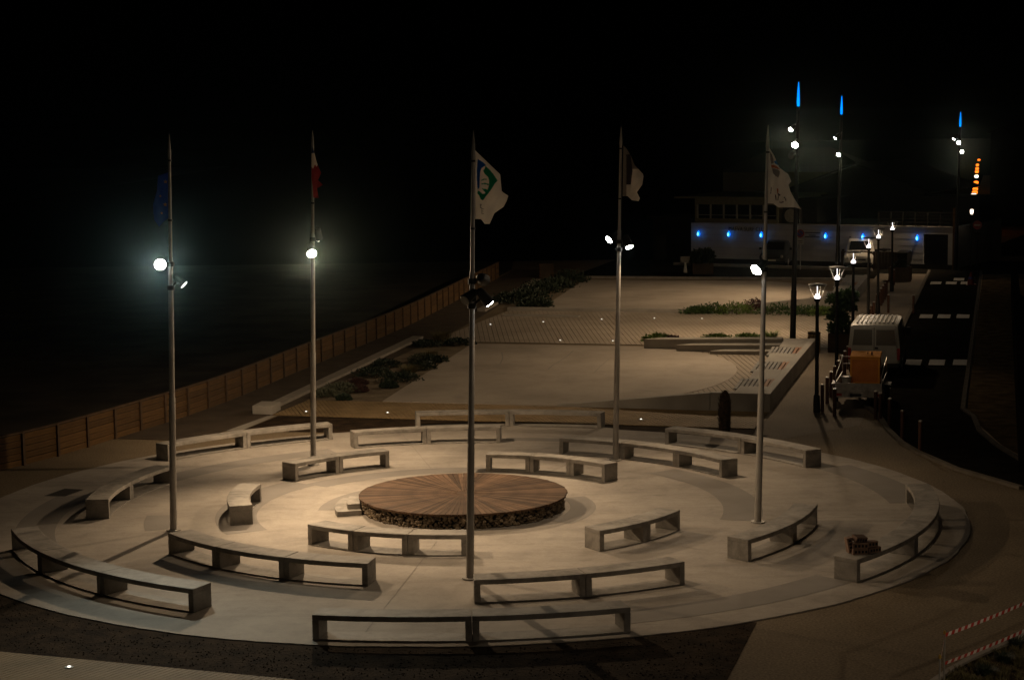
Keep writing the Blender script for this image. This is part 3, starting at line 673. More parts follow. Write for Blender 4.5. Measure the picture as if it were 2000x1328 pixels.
f5.cloth([(198, 62), (170, 1115)], [(198, 62), (300, 225), (400, 450), (560, 575), (622, 708)], [(622, 708), (570, 770), (600, 880), (685, 1040), (800, 1222)], [(170, 1115), (290, 1120), (380, 1188), (560, 1190), (690, 1188), (800, 1222)], M['flagwhite'], None, 40)
f5.patch('emblem', [(300, 340), (345, 315), (378, 345), (402, 425), (370, 405), (318, 378)], M['emblue'])
f5.patch('emblem', [(244, 400), (300, 402), (360, 430), (412, 488), (370, 478), (300, 460), (258, 462)], M['emorange'])
f5.patch('emblem', [(262, 470), (305, 470), (370, 486), (410, 520), (400, 590), (380, 635), (330, 610), (285, 560)], M['emgrey'])
f5.patch('emblem', [(224, 160), (262, 210), (292, 300), (296, 370), (248, 390), (232, 300)], M['emgrey'])
for q in ([(246, 800), (258, 830), (246, 945), (234, 940)], [(318, 950), (336, 965), (348, 1060), (330, 1050)], [(372, 925), (418, 955), (415, 975), (392, 968), (378, 1060), (362, 1055), (380, 965), (366, 945)], [(402, 1085), (430, 1092), (478, 1078), (480, 1098), (430, 1112), (400, 1102)], [(470, 1010), (500, 995), (530, 1040), (525, 1080), (512, 1060), (505, 1025)]): f5.patch('letter', q, M['emdark'])
f5.patch('letter', [(350, 830), (380, 850), (378, 930), (362, 930)], M['emorange'])

for fl in (f1, f2, f3, f4, f5): fl.finish()

# ------------------------------------------------------------------ street lamps along the pavement
def street_lamp(label, b, h, a=-5.36, watts=26):
    L = empty('street_lamp', S(a, b), label, 'street lamp', 'conical street lamps along the pavement')
    hc = h - .42
    MB().lathe((0, 0, 0), (0, 0, 1), [(0, .11), (.5, .1), (.55, .065), (hc - .12, .05), (hc - .1, .085), (hc, .1)], 18).build('post', M['lampblack'], L, smooth=True)
    bulb = MB().lathe((0, 0, hc), (0, 0, 1), [(0, .075), (.05, .08), (.1, .05), (.13, .03)], 18).build('light_head', M['bulb'], L, smooth=True)
    MB().tube((0, 0, hc + .13), (0, 0, h - .03), .014, .014, 8).build('light_rod', M['rod'], L)
    MB().lathe((0, 0, h - .03), (0, 0, 1), [(0, .29), (.025, .29), (.05, .2), (.07, .05)], 28).build('hat', M['lampblack'], L, smooth=True)
    MB().lathe((0, 0, h - .034), (0, 0, 1), [(0, .17), (.003, .17)], 24).build('reflector', M['steel'], L)
    for i in range(4):
        t = R(45 + 90 * i + 12); c = Vector((math.cos(t), math.sin(t), 0))
        MB().tube(c * .09 + Vector((0, 0, hc - .03)), c * .28 + Vector((0, 0, h - .02)), .005, .005, 6).build('arm', M['galv'], L)
    point(L.location + Vector((0, 0, hc + .24)), watts, (1, .80, .58), .05)
    return L
for lab, b, h in (('nearest street lamp, standing beside the trailer', 56.75, 3.93), ('second street lamp from the trailer, behind the first bollards', 63.8, 3.9), ('third street lamp from the trailer, by the planter bush', 71.0, 3.9), ('fourth street lamp from the trailer, just above the van roof', 79.4, 3.9), ('fifth street lamp from the trailer, before the far bollards', 85.8, 3.9), ('farthest street lamp of the pavement row, by the bin store', 97.0, 3.6)):
    street_lamp(lab, b, h)

street_lamp('street lamp near the building the view is taken from', 23.3, 3.9, 4.1, 380)

# tall masts with floodlights and a blue glowing tip
def mast(label, base, ztop, tip, lamps, lab2):
    m = empty('light_mast', base, label, 'light mast', 'tall black masts with blue tips'); ln = math.tan(R(1.1)); A = lambda z: Vector((ln * z, 0, z))
    z1 = ztop - tip
    MB().tube(A(0), A(2.2), .12, .115, 18).build('lower_shaft', M['black'], m, smooth=True)
    MB().tube(A(2.2), A(z1 - .05), .10, .06, 18).build('upper_shaft', M['black'], m, smooth=True)
    MB().lathe(A(z1), A(1), [(0, .05), (tip * .2, .06), (tip * .6, .042), (tip * .95, .015), (tip, .004)], 18).build('beacon', M['bluecone'], m, smooth=True)
    MB().box(-.2, .2, -.2, .2, 0, .03).build('base_plate', M['black'], m)
    for i, (dx, dy, z, tgt, w, r, ang) in enumerate(lamps):
        floodlight(lab2[i], base + A(z) + Vector((dx, dy, 0)), tgt, M['lens'], base + A(z), w, ang, r=r, ln=.36, group='floodlights on the masts', size=.15)
mast('tall black mast with blue tip standing by the near concrete tiers', G(1548, 675), 10.35, .95,
     [(-.28, -.06, 8.5, S(-16.5, 63.5), 2300, .09, 100), (-.14, -.30, 7.9, S(-9.5, 61.0), 1500, .13, 110), (-.22, .2, 7.45, S(-13.5, 80.5), 2600, .12, 120)],  # last lamp in this list is added to light the pale walkway
     ['upper floodlight of the nearest blue-tipped mast', 'lower glaring floodlight of the nearest blue-tipped mast', 'floodlight turned away on the nearest blue-tipped mast'])
mast('tall black mast with blue tip behind the planter bush', G(1634, 580), 10.0, .92,
     [(-.28, -.06, 7.92, S(-15.0, 93), 2600, .09, 100), (-.14, -.3, 7.1, S(-12.5, 80.0), 450, .10, 115)],
     ['upper floodlight of the middle blue-tipped mast', 'lower floodlight of the middle blue-tipped mast'])
mast('tall black mast with blue tip at the corner of the white building', G(1866, 528), 9.15, .85,
     [(-.35, -.05, 7.6, Vector((19.5, 108.0, 0)), 1150, .09, 100), (-.12, -.25, 7.38, S(-5.5, 94), 160, .10, 90), (.08, -.28, 6.86, S(-4.5, 92), 300, .09, 100)],
     ['leftmost floodlight on the farthest blue-tipped mast', 'central floodlight on the farthest blue-tipped mast', 'lowest floodlight on the farthest blue-tipped mast'])

# ------------------------------------------------------------------ bollards
bol = None
def bollard(p, label, h=.85, group='wooden bollards along the pavement edge'):
    global bol
    if bol is None:
        bol = empty('bollard', (0, 0, 0), label, 'bollard', group)
        MB().tube((0, 0, 0), (0, 0, .82), .055, .055, 14).build('post', M['bollard'], bol, smooth=True)
        MB().lathe((0, 0, .82), (0, 0, 1), [(0, .057), (.02, .057), (.03, .05)], 14).build('cap', M['steel'], bol)
        o = bol
    else: o = copy_tree(bol)
    o.location = p; tag(o, label, 'bollard', group); o.scale = (1, 1, h / .85); return o
names = ['first', 'second', 'third', 'fourth', 'fifth', 'sixth', 'seventh', 'eighth']
for i, b in enumerate((56.85, 58.5, 59.85, 61.2, 62.6, 63.95, 65.3, 66.7)):
    bollard(S(-5.2, b), '%s bollard from the nearest street lamp in the row left of the trailer' % names[i])
for i, b in enumerate((79.9, 81.4, 82.9)): bollard(S(-5.35, b), '%s bollard of the short row just above the van roof' % names[i])
for i, b in enumerate((86.6, 88.1, 89.6, 91.1, 92.6, 94.1)): bollard(S(-5.45, b), '%s bollard of the far row before the bin store' % names[i])
for (u, v), lab in (((1630, 813), 'bollard at the left rear corner of the trailer'), ((1710, 818), 'bollard at the right rear corner of the trailer'), ((1719, 822), 'first dark bollard on the curving kerb behind the trailer'), ((1737, 834), 'second dark bollard on the curving kerb behind the trailer'), ((1762, 860), 'third dark bollard on the curving kerb behind the trailer'), ((1797, 882), 'last dark bollard on the curving kerb, nearest the front'),
                    ((1735, 611), 'lone bollard left of the pavement middle beyond the van'), ((1784, 612), 'lone bollard at the road kerb beyond the van'), ((1746, 557), 'lone far bollard beside the far planter')):
    bollard(G(u, v), lab)

# ------------------------------------------------------------------ vehicles
def wheel_at(parent, x, y, r, w):
    wh = MB().lathe((x - w / 2, y, r), (1, 0, 0), [(0, r * .80), (w * .12, r * .97), (w * .3, r), (w * .7, r), (w * .88, r * .97), (w, r * .80)], 24).build('wheel', M['rubber'], parent, smooth=True)
    s = 1 if x > 0 else -1
    MB().lathe((x + s * w * .45, y, r), (s, 0, 0), [(0, r * .62), (.03, r * .6), (.04, r * .2)], 20).build('rim', M['rim'], wh, smooth=True)
def loft(secs, cuts=None):
    # secs: (y, hw_low, hw_belt, hw_roof, z_low, z_belt, z_roof)
    mb = MB(); vs = []
    for (y, hl, hb, hr, zl, zb, zr) in secs:
        ring = [(-hl * .92, zl), (-hl, zl + .08), (-hb, (zl + zb) / 2), (-hb, zb), (-(hb * .35 + hr * .65), zb + (zr - zb) * .6), (-hr, zr - .06), (-hr + .09, zr - .012), (0, zr), (hr - .09, zr - .012), (hr, zr - .06), (hb * .35 + hr * .65, zb + (zr - zb) * .6), (hb, zb), (hb, (zl + zb) / 2), (hl, zl + .08), (hl * .92, zl)]
        vs += [(x, y, z) for x, z in ring]
    n = 15; fs = []
    for i in range(len(secs) - 1):
        for j in range(n): fs.append((i * n + j, i * n + (j + 1) % n, (i + 1) * n + (j + 1) % n, (i + 1) * n + j))
    fs += [tuple(range(n)), tuple(reversed(range((len(secs) - 1) * n, len(secs) * n)))]
    return mb.add(vs, fs)
# the big van, seen from behind
van = empty('white_van', S(-4.16, 64.75), 'white panel van parked beside the road, seen from behind', 'van', rz=-TH)
loft([(0, .80, .84, .77, .38, 1.05, 1.75), (.02, .86, .88, .80, .34, 1.05, 1.82), (.35, .88, .90, .80, .32, 1.05, 1.88), (2.9, .88, .90, .80, .32, 1.05, 1.88), (3.35, .88, .90, .78, .32, 1.05, 1.82), (4.05, .87, .88, .66, .32, 1.05, 1.22), (4.6, .85, .85, .6, .34, .82, 1.0), (4.78, .78, .78, .5, .4, .7, .86)]).build('body', M['vanwhite'], van, smooth=True)
for i in range(9):
    x = -.60 + i * .15
    MB().box(x - .03, x + .03, .25, 2.85, 1.865, 1.90).build('roof_rib', M['rooftop'], van, bevel=.006)
for s in (-1, 1):
    d = MB().hexa([(min(.008 * s, .8 * s), -.012, .50), (max(.008 * s, .8 * s), -.012, .50), (min(.008 * s, .8 * s), .03, .50), (max(.008 * s, .8 * s), .03, .50),
                   (min(.008 * s, .72 * s), -.012, 1.74), (max(.008 * s, .72 * s), -.012, 1.74), (min(.008 * s, .72 * s), .03, 1.74), (max(.008 * s, .72 * s), .03, 1.74)]).build('rear_door', M['vanwhite'], van, bevel=.01)
    MB().hexa([(min(.07 * s, .74 * s), -.02, 1.12), (max(.07 * s, .74 * s), -.02, 1.12), (min(.07 * s, .74 * s), -.008, 1.12), (max(.07 * s, .74 * s), -.008, 1.12), (min(.07 * s, .68 * s), -.02, 1.66), (max(.07 * s, .68 * s), -.02, 1.66), (min(.07 * s, .68 * s), -.008, 1.66), (max(.07 * s, .68 * s), -.008, 1.66)]).build('window', M['tint'], d)
    MB().box(min(.78 * s, .885 * s), max(.78 * s, .885 * s), -.02, .12, .62, 1.02).build('tail_light', M['red'], van, bevel=.01)
    MB().box(min(.93 * s, 1.1 * s), max(.93 * s, 1.1 * s), 3.1, 3.2, 1.15, 1.42).build('mirror', M['black'], van, bevel=.02)
    MB().hexa([(s * .905, 2.35, 1.12), (s * .895, 2.35, 1.12), (s * .905, 3.45, 1.12), (s * .895, 3.45, 1.12), (s * .83, 2.35, 1.62), (s * .82, 2.35, 1.62), (s * .83, 3.1, 1.62), (s * .82, 3.1, 1.62)]).build('side_window', M['glass'], van)
    for y in (.85, 3.85): wheel_at(van, s * .80, y, .33, .21)
MB().box(-.87, .87, -.1, .1, .34, .50).build('bumper', M['black'], van, bevel=.03)
MB().box(-.26, .26, -.116, -.104, .38, .48).build('number_plate', M['plate'], van)
MB().box(-.009, .009, -.0125, .0, .5, 1.74).build('door_seam', M['core'], van)
MB().box(-.10, -.03, -.05, -.012, .82, .9).build('door_handle', M['black'], van)
MB().box(.03, .14, -.06, -.02, 1.0, 1.06).build('wiper', M['black'], van)

# trailer with an orange crate
tr = empty('trailer', S(-4.17, 57.6), 'small open galvanised trailer hitched behind the white van', 'trailer', rz=-TH)
MB().box(-.68, .68, .03, 2.75, .50, .56).build('bed', M['trailerbed'], tr)
MB().box(-.72, .72, 0, .03, .50, .80).build('tailboard', M['galv'], tr, bevel=.006)
for s in (-1, 1):
    MB().box(min(.685 * s, .72 * s), max(.685 * s, .72 * s), .033, 2.75, .50, .80).build('side_board', M['galv'], tr, bevel=.006)
    wheel_at(tr, s * .80, 1.4, .29, .17)
    MB().box(min(.70 * s, .92 * s), max(.70 * s, .92 * s), 1.02, 1.78, .60, .63).build('mudguard', M['black'], tr)
    MB().box(min(.50 * s, .66 * s), max(.50 * s, .66 * s), -.03, -.002, .40, .48).build('tail_light', M['red'], tr)
    MB().tube((s * .70, .06, .80), (s * .70, .06, 1.02), .018, .018, 8).build('stake', M['galv'], tr)
    MB().tube((s * .70, 2.7, .80), (s * .70, 2.7, 1.30), .018, .018, 8).build('stake', M['galv'], tr)
    MB().tube((s * .70, .06, 1.0), (s * .70, 2.7, 1.28), .016, .016, 8).build('side_rail', M['galv'], tr)
for z in (1.05, 1.28): MB().tube((-.70, 2.7, z), (.70, 2.7, z), .016, .016, 8).build('front_rail', M['galv'], tr)
MB().box(-.68, .68, -.02, 0, .36, .50).build('light_bar', M['galv'], tr)
MB().box(-.25, .1, -.032, -.021, .385, .475).build('number_plate', M['letter'], tr)
MB().tube((0, 2.75, .48), (0, 6.9, .45), .04, .03, 10).build('tow_bar', M['galv'], tr)
MB().box(-.12, .12, 2.6, 2.66, .56, 1.05).build('spare_bracket', M['galv'], tr)
ct = empty('orange_crate', S(-4.05, 58.75, .56), 'orange plywood crate with a lid standing on the trailer', 'crate', rz=-TH)
MB().box(-.44, .44, .0, .85, .06, .90).build('panel_box', M['crate'], ct, bevel=.008)
for x0, x1, z0, z1 in ((-.46, -.40, .06, .90), (.40, .46, .06, .90), (-.398, .398, .06, .12), (-.398, .398, .83, .90)): MB().box(x0, x1, -.022, -.001, z0, z1).build('frame_strip', M['cratetop'], ct)
MB().hexa([(-.47, -.05, .90), (.47, -.05, .90), (-.47, .9, .90), (.47, .9, .90), (-.47, -.05, .93), (.47, -.05, .93), (-.47, .9, 1.0), (.47, .9, 1.0)]).build('lid', M['cratetop'], ct, bevel=.006)
MB().box(.18, .22, .2, .26, .955, 1.06).build('latch', M['letter'], ct); MB().box(.05, .07, .4, .44, .97, 1.03).build('latch', M['letter'], ct)
MB().box(-.45, .45, .02, .83, 0, .06).build('skid', M['core'], ct)
bk = empty('bucket', S(-4.62, 58.7, .56), 'pale plastic bucket on the trailer beside the orange crate', 'bucket')
MB().lathe((0, 0, 0), (0, 0, 1), [(0, .12), (.28, .155), (.3, .165), (.3, .15), (.03, .11)], 20).build('pail', M['signwhite'], bk, smooth=True)
MB().lathe((0, 0, .27), (0, 0, 1), [(0, .168), (.02, .168)], 20).build('rim_band', M['steel'], bk)

def car(label, loc, rz, paint, secs, L, hw, wheels, glassbits, name='parked_car', cat='car'):
    c = empty(name, loc, label, cat, rz=rz)
    loft(secs).build('body', paint, c, smooth=True)
    for s in (-1, 1):
        for y in wheels: wheel_at(c, s * (hw - .1), y, .31, .19)
        MB().lathe((s * hw * .68, -.02, .68), (0, -1, 0), [(-.05, .05), (.02, .09), (.045, .05)], 14).build('headlight', M['steel'], c, smooth=True)
        MB().box(min(hw * s, (hw + .16) * s), max(hw * s, (hw + .16) * s), 1.15, 1.22, 1.0, 1.14).build('mirror', M['black'], c, bevel=.02)
    for nm, p8 in glassbits: MB().hexa(p8).build(nm, M['glass'], c)
    MB().box(-.24, .24, -.075, -.06, .40, .50).build('number_plate', M['plate'], c)
    MB().box(-hw * .92, hw * .92, -.06, .06, .30, .42).build('bumper', M['black'], c, bevel=.02)
    MB().box(-hw * .5, hw * .5, -.035, .02, .55, .64).build('grille', M['black'], c)
    return c
def ws(y0, z0, w0, y1, z1, w1, o=.012): # windscreen
    return [(-w0, y0 - o, z0 + o), (w0, y0 - o, z0 + o), (-w0, y0 + .01, z0), (w0, y0 + .01, z0), (-w1, y1 - o, z1 + o), (w1, y1 - o, z1 + o), (-w1, y1 + .01, z1), (w1, y1 + .01, z1)]
hb = [(0, .72, .72, .45, .30, .60, .72), (.12, .80, .80, .58, .26, .66, .80), (.85, .83, .84, .66, .24, .80, .98), (1.55, .84, .85, .62, .24, .90, 1.46), (1.8, .84, .85, .64, .24, .92, 1.53), (3.3, .84, .85, .64, .24, .92, 1.53), (3.75, .83, .83, .60, .26, .90, 1.36), (3.9, .78, .78, .55, .32, .85, 1.1)]
car('dark car parked against the white building wall', G(1508, 523), R(-18), M['cardark'], hb, 3.9, .85, (.75, 3.1), [('windscreen', ws(.92, 1.04, .56, 1.5, 1.44, .52, .02))])
pk = [(0, .72, .74, .5, .32, .68, .80), (.1, .82, .84, .64, .26, .74, .90), (.95, .85, .87, .70, .24, .88, 1.03), (1.6, .86, .88, .66, .24, .98, 1.60), (1.95, .86, .88, .68, .24, 1.0, 1.72), (4.3, .86, .88, .68, .24, 1.0, 1.76), (4.45, .84, .84, .64, .3, 1.0, 1.6)]
wv = car('white delivery van parked by the building, headlights toward the plaza', G(1676, 527), R(-14), M['carwhite'], pk, 4.45, .88, (.8, 3.5), [('windscreen', ws(1.02, 1.105, .60, 1.56, 1.575, .55, .02))], 'delivery_van', 'van')
for s in (-1, 1): MB().tube((s * .6, 1.9, 1.77), (s * .6, 4.2, 1.80), .02, .02, 8).build('roof_bar', M['black'], wv)
for y in (2.2, 3.2, 4.0): MB().tube((-.66, y, 1.80), (.66, y, 1.80), .02, .02, 8).build('roof_bar', M['black'], wv)

# ------------------------------------------------------------------ white building at the back
B0 = G(1350, 512); B1 = G(1860, 527); BD = (B1 - B0).normalized(); BLn = (B1 - B0).length; BNm = Vector((-BD.y, BD.x, 0)); BRZ = math.atan2(BD.y, BD.x)
bld = empty('white_building', B0, 'long low white building with a dark upper storey and blue wall lamps', 'building', rz=BRZ)
W_ = BLn
MB().box(0, W_ - 1.75, 0, .3, 0, 2.45).build('wall', M['render'], bld)
MB().box(W_ - 1.75, W_ - .28, 0, .3, 2.05, 2.45).build('wall', M['render'], bld)
MB().box(W_ - .28, W_, 0, .3, 0, 2.45).build('wall', M['render'], bld)
MB().box(0, .3, .3, 10, 0, 2.45).build('wall', M['render'], bld); MB().box(W_ - .3, W_, .3, 10, 0, 2.45).build('wall', M['render'], bld)
MB().box(-.02, W_ + .02, -.012, .0, 0, .28).build('plinth', M['darkwall'], bld)
MB().box(W_ - 1.72, W_ - .3, .25, .3, 0, 2.04).build('door', M['black'], bld)
MB().box(.0, W_, .31, 10, 2.40, 2.44).build('terrace', M['roof'], bld)
MB().box(0, W_, -.03, .31, 2.452, 2.5).build('coping', M['wallc'], bld)
for z in (.55, .95, 1.35, 1.75, 2.15): MB().box(0, W_ - 1.76, -.006, 0, z, z + .015).build('course_line', M['wallc'], bld)
# upper storey on the left part
up = 5.7
MB().box(.1, up, .35, 8, 2.5, 2.75).build('upper_wall', M['olive'], bld)
MB().box(.1, up, .35, 8, 3.62, 4.0).build('upper_wall', M['olive'], bld)
MB().box(.1, .22, .35, 8, 2.75, 3.62).build('upper_wall', M['olive'], bld); MB().box(up - .12, up, .35, 8, 2.75, 3.62).build('upper_wall', M['olive'], bld)
for i in range(6):
    x = .22 + i * (up - .34) / 6; w = (up - .34) / 6
    wd = MB().box(x, x + .09, .36, .5, 2.75, 3.62).build('window', M['frame'], bld)
    MB().box(x + .09, x + w, .45, .47, 2.75, 3.62).build('pane', M['glass'], wd)
    MB().box(x + .09, x + w, .40, .45, 2.95, 2.98).build('mullion', M['frame'], wd)
rf = MB().box(-1.1, up + .4, -.15, 8.2, 4.0, 4.12).build('roof', M['olive'], bld)
MB().box(up + .1, up + 1.9, 2.0, 8, 2.5, 3.9).build('upper_wall', M['darkwall'], bld)
# air-conditioning fan
fn = MB().box(up + .25, up + 1.35, .5, .95, 2.5, 3.5).build('fan_unit', M['darkwall'], bld)
MB().lathe((up + .8, .5, 2.98), (0, -1, 0), [(0, .42), (.02, .42), (.03, .36), (.035, .1)], 24).build('fan_grille', M['frame'], fn)
# gable roof of the hall behind
gx0, gx1 = 3.6, 12.6
MB().add([(gx0, 7.5, 2.5), (gx1, 7.5, 2.5), (gx1, 7.5, 4.3), ((gx0 + gx1) / 2, 7.5, 5.9), (gx0, 7.5, 4.3)], [(0, 1, 2, 3, 4)]).build('gable', M['darkwall'], bld)
for s in (0, 1):
    xa = gx0 - .4 if s == 0 else gx1 + .4
    xm = (gx0 + gx1) / 2
    MB().hexa([(xa, 7.2, 4.15), (xm, 7.2, 5.92), (xa, 18, 4.15), (xm, 18, 5.92), (xa, 7.2, 4.27), (xm, 7.2, 6.04), (xa, 18, 4.27), (xm, 18, 6.04)]).build('roof', M['roof'], bld)
MB().box(gx1 + .2, W_ - .1, 5.5, 9.5, 2.45, 4.0).build('upper_wall', M['darkwall'], bld)
# terrace railing
for i in range(7):
    x = W_ - 4.6 + i * .75
    MB().box(x, x + .06, .1, .16, 2.5, 3.32).build('rail_post', M['darkwall'], bld)
for z in (2.7, 2.9, 3.1, 3.28): MB().box(W_ - 4.6, W_, .11, .14, z, z + .05).build('rail', M['darkwall'], bld)
MB().box(W_ + .02, W_ + .14, -.1, .1, 0, 3.6).build('corner_post', M['fence'], bld)
def text_part(txt, size, loc, parent, mat, name='lettering', ext=.012):
    cu = bpy.data.curves.new('lettering', 'FONT'); cu.body = txt; cu.size = size; cu.extrude = ext; cu.space_character = 1.08
    o = bpy.data.objects.new('lettering_source', cu); COL.objects.link(o); bpy.context.view_layer.update()
    me = bpy.data.meshes.new_from_object(o.evaluated_get(bpy.context.evaluated_depsgraph_get())); COL.objects.unlink(o); bpy.data.objects.remove(o)
    me.materials.clear(); me.materials.append(mat)
    t = bpy.data.objects.new(name, me); COL.objects.link(t); t.parent = parent; t.location = loc; t.rotation_euler = (math.pi / 2, 0, 0); return t
def bx(u, v): # facade x for a picture column (facade plane)
    best = None
    d = ray(u, v); o = Vector((0, 0, H)); nn = Vector((BNm.x, BNm.y, 0))
    t = (B0 - o).dot(nn) / d.dot(nn); p = o + d * t; return (p - B0).dot(BD), p.z
x0, z0 = bx(1423, 450); x1, _ = bx(1497, 450)
tt = text_part('MAEVA SURF CLUB', .36, (x0, -.02, z0 - .02), bld, M['letter'])
bpy.context.view_layer.update(); tt.scale = ((x1 - x0) / tt.dimensions.x, 1, 1)
labs = ['blue oval wall lamp nearest the left end of the building', 'blue oval wall lamp under the start of the sign letters', 'blue oval wall lamp beside the rightmost flagpole', 'blue oval wall lamp right of the notice panel', 'blue oval wall lamp above the second far street lamp', 'blue oval wall lamp beside the dark doorway']
for (u, v), lab in zip(((1366, 456), (1425, 457), (1488.5, 458.5), (1614, 460.5), (1687, 462), (1793, 464.5)), labs):
    x, z = bx(u, v); p = B0 + BD * x - BNm * .02 + Vector((0, 0, z))
    L = empty('wall_lamp', p, lab, 'wall lamp', 'blue lamps on the building wall', BRZ)
    me = MB().lathe((0, -.10, -.17), (0, 0, 1), [(0, .02), (.05, .07), (.13, .10), (.22, .085), (.31, .04), (.36, .01)], 16).build('shade', M['bluelamp'], L, smooth=True)
    MB().lathe((0, -.21, -.13), (0, 0, 1), [(0, .02), (.06, .055), (.14, .05), (.22, .01)], 12).build('bulb', M['bluehot'], L, smooth=True)
    MB().box(-.05, .05, -.03, .02, -.1, .1).build('bracket', M['black'], L)
    point(p - BNm * .45 + Vector((0, 0, 0)), .05, (.05, .2, 1), .05)
# notice panel
x, z = bx(1587, 460); p = B0 + BD * x - BNm * .02 + Vector((0, 0, z))
npn = empty('notice_panel', p, 'faint notice panel with grey lines on the building wall', 'notice', rz=BRZ)
MB().box(-.62, .62, -.02, .0, -.30, .26).build('board', M['render'], npn)
for k, (w, zz) in enumerate(((.5, .14), (.22, -.02), (.48, -.12))): MB().box(-w, w, -.024, -.02, zz, zz + .05).build('text_line', M['darkwall'], npn)
# no parking sign
ns = empty('parking_sign', G(1563, 527), 'no-parking sign on a thin post with a white plate below', 'sign', rz=R(-20))
MB().tube((0, 0, 0), (0, 0, 2.35), .03, .03, 10).build('post', M['galv'], ns)
MB().lathe((0, -.04, 2.15), (0, -1, 0), [(0, .24), (.015, .24)], 24).build('disc', M['red'], ns)
MB().lathe((0, -.057, 2.15), (0, -1, 0), [(0, .17), (.004, .17)], 24).build('disc_face', M['bluesign'], ns)
MB().hexa([(-.15, -.068, 2.27), (-.11, -.068, 2.30), (-.15, -.064, 2.27), (-.11, -.064, 2.30), (.11, -.068, 2.0), (.15, -.068, 2.03), (.11, -.064, 2.0), (.15, -.064, 2.03)]).build('disc_bar', M['red'], ns)
MB().box(-.19, .19, -.05, -.035, 1.52, 1.86).build('plate', M['signwhite'], ns)
for zz in (1.60, 1.70): MB().box(-.14, .14, -.053, -.05, zz, zz + .035).build('plate_mark', M['letter'], ns)
# bin store and bin
bs = empty('bin_store', B0 + BD * (W_ - 5.2) - BNm * 1.2, 'low brown boarded bin enclosure in front of the building', 'enclosure', rz=BRZ)
for i in range(12): MB().box(i * .19, i * .19 + .17, 0, .04, 0, 1.05).build('board', M['deckpath'], bs)
for x in (0, 2.2): MB().box(x, x + .08, .04, .9, 0, 1.05).build('side_board', M['deckpath'], bs)
MB().box(-.9, -.5, -.02, 0, .62, .95).build('notice', M['signwhite'], bs); MB().box(-1.2, -.02, 0, .04, 0, 1.0).build('board', M['deckpath'], bs)
wb = empty('wheelie_bin', B0 + BD * (W_ - 2.62) - BNm * .9, 'dark wheeled rubbish bin left of the doorway', 'bin', rz=BRZ)
MB().hexa([(-.25, -.3, .08), (.25, -.3, .08), (-.25, .3, .08), (.25, .3, .08), (-.32, -.36, 1.0), (.32, -.36, 1.0), (-.32, .36, 1.0), (.32, .36, 1.0)]).build('bin_body', M['black'], wb, bevel=.02)
MB().hexa([(-.34, -.4, 1.0), (.34, -.4, 1.0), (-.34, .38, 1.0), (.34, .38, 1.0), (-.3, -.34, 1.06), (.3, -.34, 1.06), (-.32, .36, 1.14), (.32, .36, 1.14)]).build('lid', M['black'], wb, bevel=.01)
for s in (-1, 1): MB().lathe((s * .27, .3, .1), (1, 0, 0), [(0, .1), (.06, .1)], 14).build('wheel', M['rubber'], wb)
gb = empty('rubbish_bags', B0 + BD * (W_ - 3.9) - BNm * .75 + Vector((0, 0, 1.05)), 'dark lump of rubbish bags on top of the bin enclosure', 'rubbish')
mb = MB(); rng = random.Random(8); stone(mb, Vector((0, 0, .1)), (.36, .2, .12), rng); mb.build('bag', M['black'], gb, smooth=True)
mb = MB(); stone(mb, Vector((.3, .05, .08)), (.2, .18, .09), rng); mb.build('bag', M['black'], gb, smooth=True)

# things left of the building
tb = empty('pedestal_sign', G(1339, 533), 'pale slanted board on a white leg left of the building', 'sign')
MB().hexa([(-.12, 0, 0), (.1, 0, 0), (-.12, .1, 0), (.1, .1, 0), (-.05, 0, .62), (.04, 0, .62), (-.05, .1, .62), (.04, .1, .62)]).build('leg', M['signwhite'], tb)
MB().box(-.3, .32, -.1, .25, .62, .95).build('board', M['wallc'], tb, bevel=.01)
wp = empty('marker_post', G(1382, 533), 'thin pale marker post left of the dark car', 'post')
MB().tube((0, 0, 0), (0, 0, .72), .05, .05, 10).build('post', M['wallc'], wp); MB().tube((0, 0, .72), (0, 0, .75), .054, .054, 10).build('cap', M['steel'], wp)
# dark kiosk block beside the building's left end
ki = empty('dark_shed', B0 - BD * 2.9 + BNm * .5, 'unlit dark shed against the left end of the white building', 'shed', rz=BRZ)
MB().box(0, 2.7, 0, 3, 0, 2.7).build('wall', M['black'], ki); MB().box(-.3, 2.75, -.3, 3.2, 2.7, 2.8).build('roof', M['roof'], ki)
MB().box(.3, .9, -.04, 0, .2, 1.6).build('panel', M['darkwall'], ki)

# low kerb wall in front of the far parking
struct('kerb', MB().prism([S(-23, 103.2), S(-7, 103.2), S(-7, 103.5), S(-23, 103.5)], 0, .13), M['kerb'], 'long low kerb between far slab and street')
struct('kerb', MB().prism([B0 - BNm * 2.6, B1 - BNm * 2.6 - BD * 4, B1 - BNm * 2.4 - BD * 4, B0 - BNm * 2.4], 0, .16), M['kerb'], 'low kerb in front of the white building wall')

